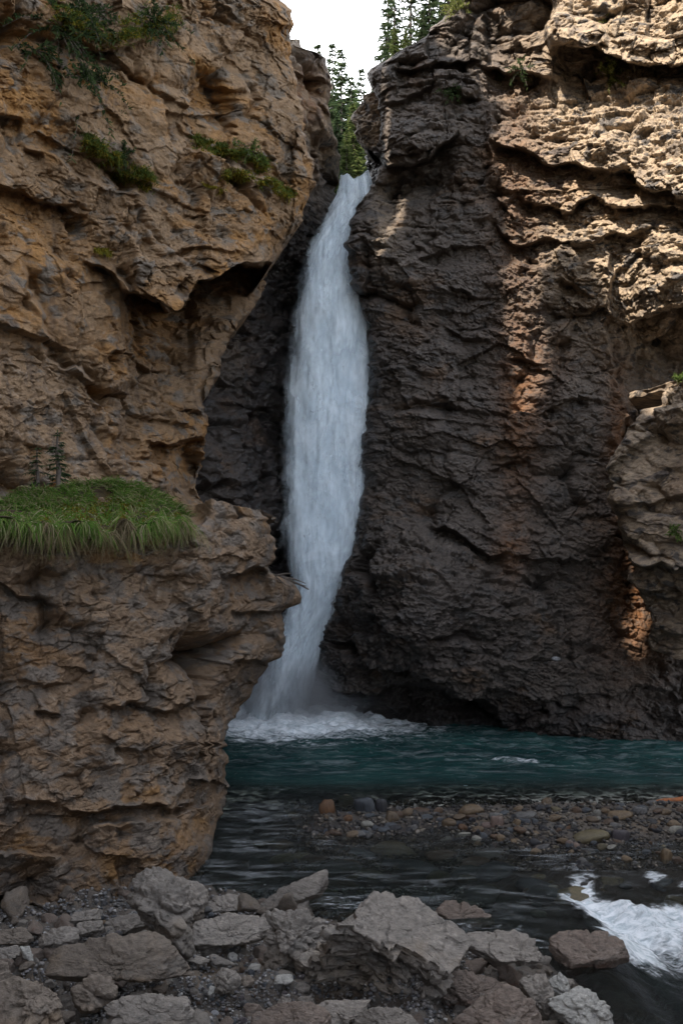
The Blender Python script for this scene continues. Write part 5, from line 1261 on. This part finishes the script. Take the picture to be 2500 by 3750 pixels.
# unseen wall added right of the camera to cut the ambient light
ys = np.linspace(-16, 25, 260); zs = np.linspace(0, 1, 130)
zt = 14 + 3 * fbm(np.stack([ys / 6, 0 * ys, 0 * ys], -1), 3, 710)
Pm = np.stack([12.5 + 1.2 * fbm(np.stack([ys / 5, 0 * ys, 0 * ys + 4], -1), 3, 711)[None] + 2.2 * zs[:, None] * np.ones(260), np.repeat(ys[None], 130, 0), zs[:, None] * zt[None]], -1)
bk = np.linspace(0, 1, 20)[1:] * 7
Pm = np.concatenate([Pm, Pm[-1:] + bk[:, None, None] * np.array([1, 0, .1])], 0).astype(f32)
Pm[..., 0] += facet(Pm / np.array([3, 3, 2], f32), 712, .4, .3) + facet(Pm, 713, .2, .2)
me = mesh_from('shade_wall_right', Pm, grid_quads(*Pm.shape[:2], flip=True))
for k_ in ('pale', 'rust', 'wet'): add_attr(me, k_, np.full(Pm.shape[:2], .2))
tag(link('added_shade_wall_right', me, M['rock_grey'], smooth=False), kind='structure')
# ------------------------------------------------------------------ camera, light, sky
SUN = Vector((-0.42, -0.62, 0.68)).normalized()          # towards the sun
cam_d = bpy.data.cameras.new('camera'); cam = bpy.data.objects.new('camera', cam_d); C.objects.link(cam)
cam.location = (0, 0, EYE); cam.rotation_euler = (math.radians(90), 0, 0)
cam_d.sensor_fit = 'VERTICAL'; cam_d.sensor_height = 36.0; cam_d.lens = 36.0 * F / 2352.0
cam_d.shift_y = (HY - 1176.0) / 2352.0; cam_d.clip_end = 2000; cam_d.clip_start = .1
scene.camera = cam
w = bpy.data.worlds.new('World'); scene.world = w; w.use_nodes = True
nt = w.node_tree; bg = nt.nodes['Background']
sky = nt.nodes.new('ShaderNodeTexSky'); sky.sky_type = 'NISHITA'; sky.sun_disc = False
sky.sun_elevation = math.asin(SUN.z); sky.sun_rotation = math.atan2(SUN.x, SUN.y); sky.altitude = 1500; sky.dust_density = 2.0; sky.air_density = 1.0
g = NT(nt)
vec = nt.nodes.new('ShaderNodeTexCoord').outputs['Generated']
sep = nt.nodes.new('ShaderNodeSeparateXYZ'); nt.links.new(vec, sep.inputs[0])
# bright thin cloud over the low northern sky (the way the lens looks), clear blue overhead
cl = g.math('ADD', g.maprange(sep.outputs[1], -.3, .75), g.math('MULTIPLY', g.noise(g.mapping(vec, (1, 1, 2.5)), 2.2, 6, .6), .35))
cl = g.math('MULTIPLY', g.maprange(cl, .45, .85), g.maprange(sep.outputs[2], .95, .6))
cl = g.math('MAXIMUM', cl, g.maprange(g.noise(g.mapping(vec, (1, 1, 1.5)), 1.7, 6, .6), .3, .65, .1, .6))
nt.links.new(g.mix(cl, sky.outputs[0], (9.5, 9.7, 10.0)), bg.inputs['Color'])
bg.inputs['Strength'].default_value = .15
sd = bpy.data.lights.new('sun', 'SUN'); sd.energy = 4.7; sd.angle = math.radians(.5); sd.color = (1, .9, .78)
so = bpy.data.objects.new('sun', sd); C.objects.link(so); so.rotation_euler = SUN.to_track_quat('Z', 'Y').to_euler(); so.location = SUN * 100
vs = scene.view_settings; vs.view_transform = 'Standard'; vs.look = 'None'; vs.exposure = 1.42; vs.gamma = 1; vs.use_curve_mapping = False
scene.cycles.max_bounces = 8; scene.cycles.transparent_max_bounces = 24; scene.cycles.use_adaptive_sampling = True
scene.cycles.use_denoising = True
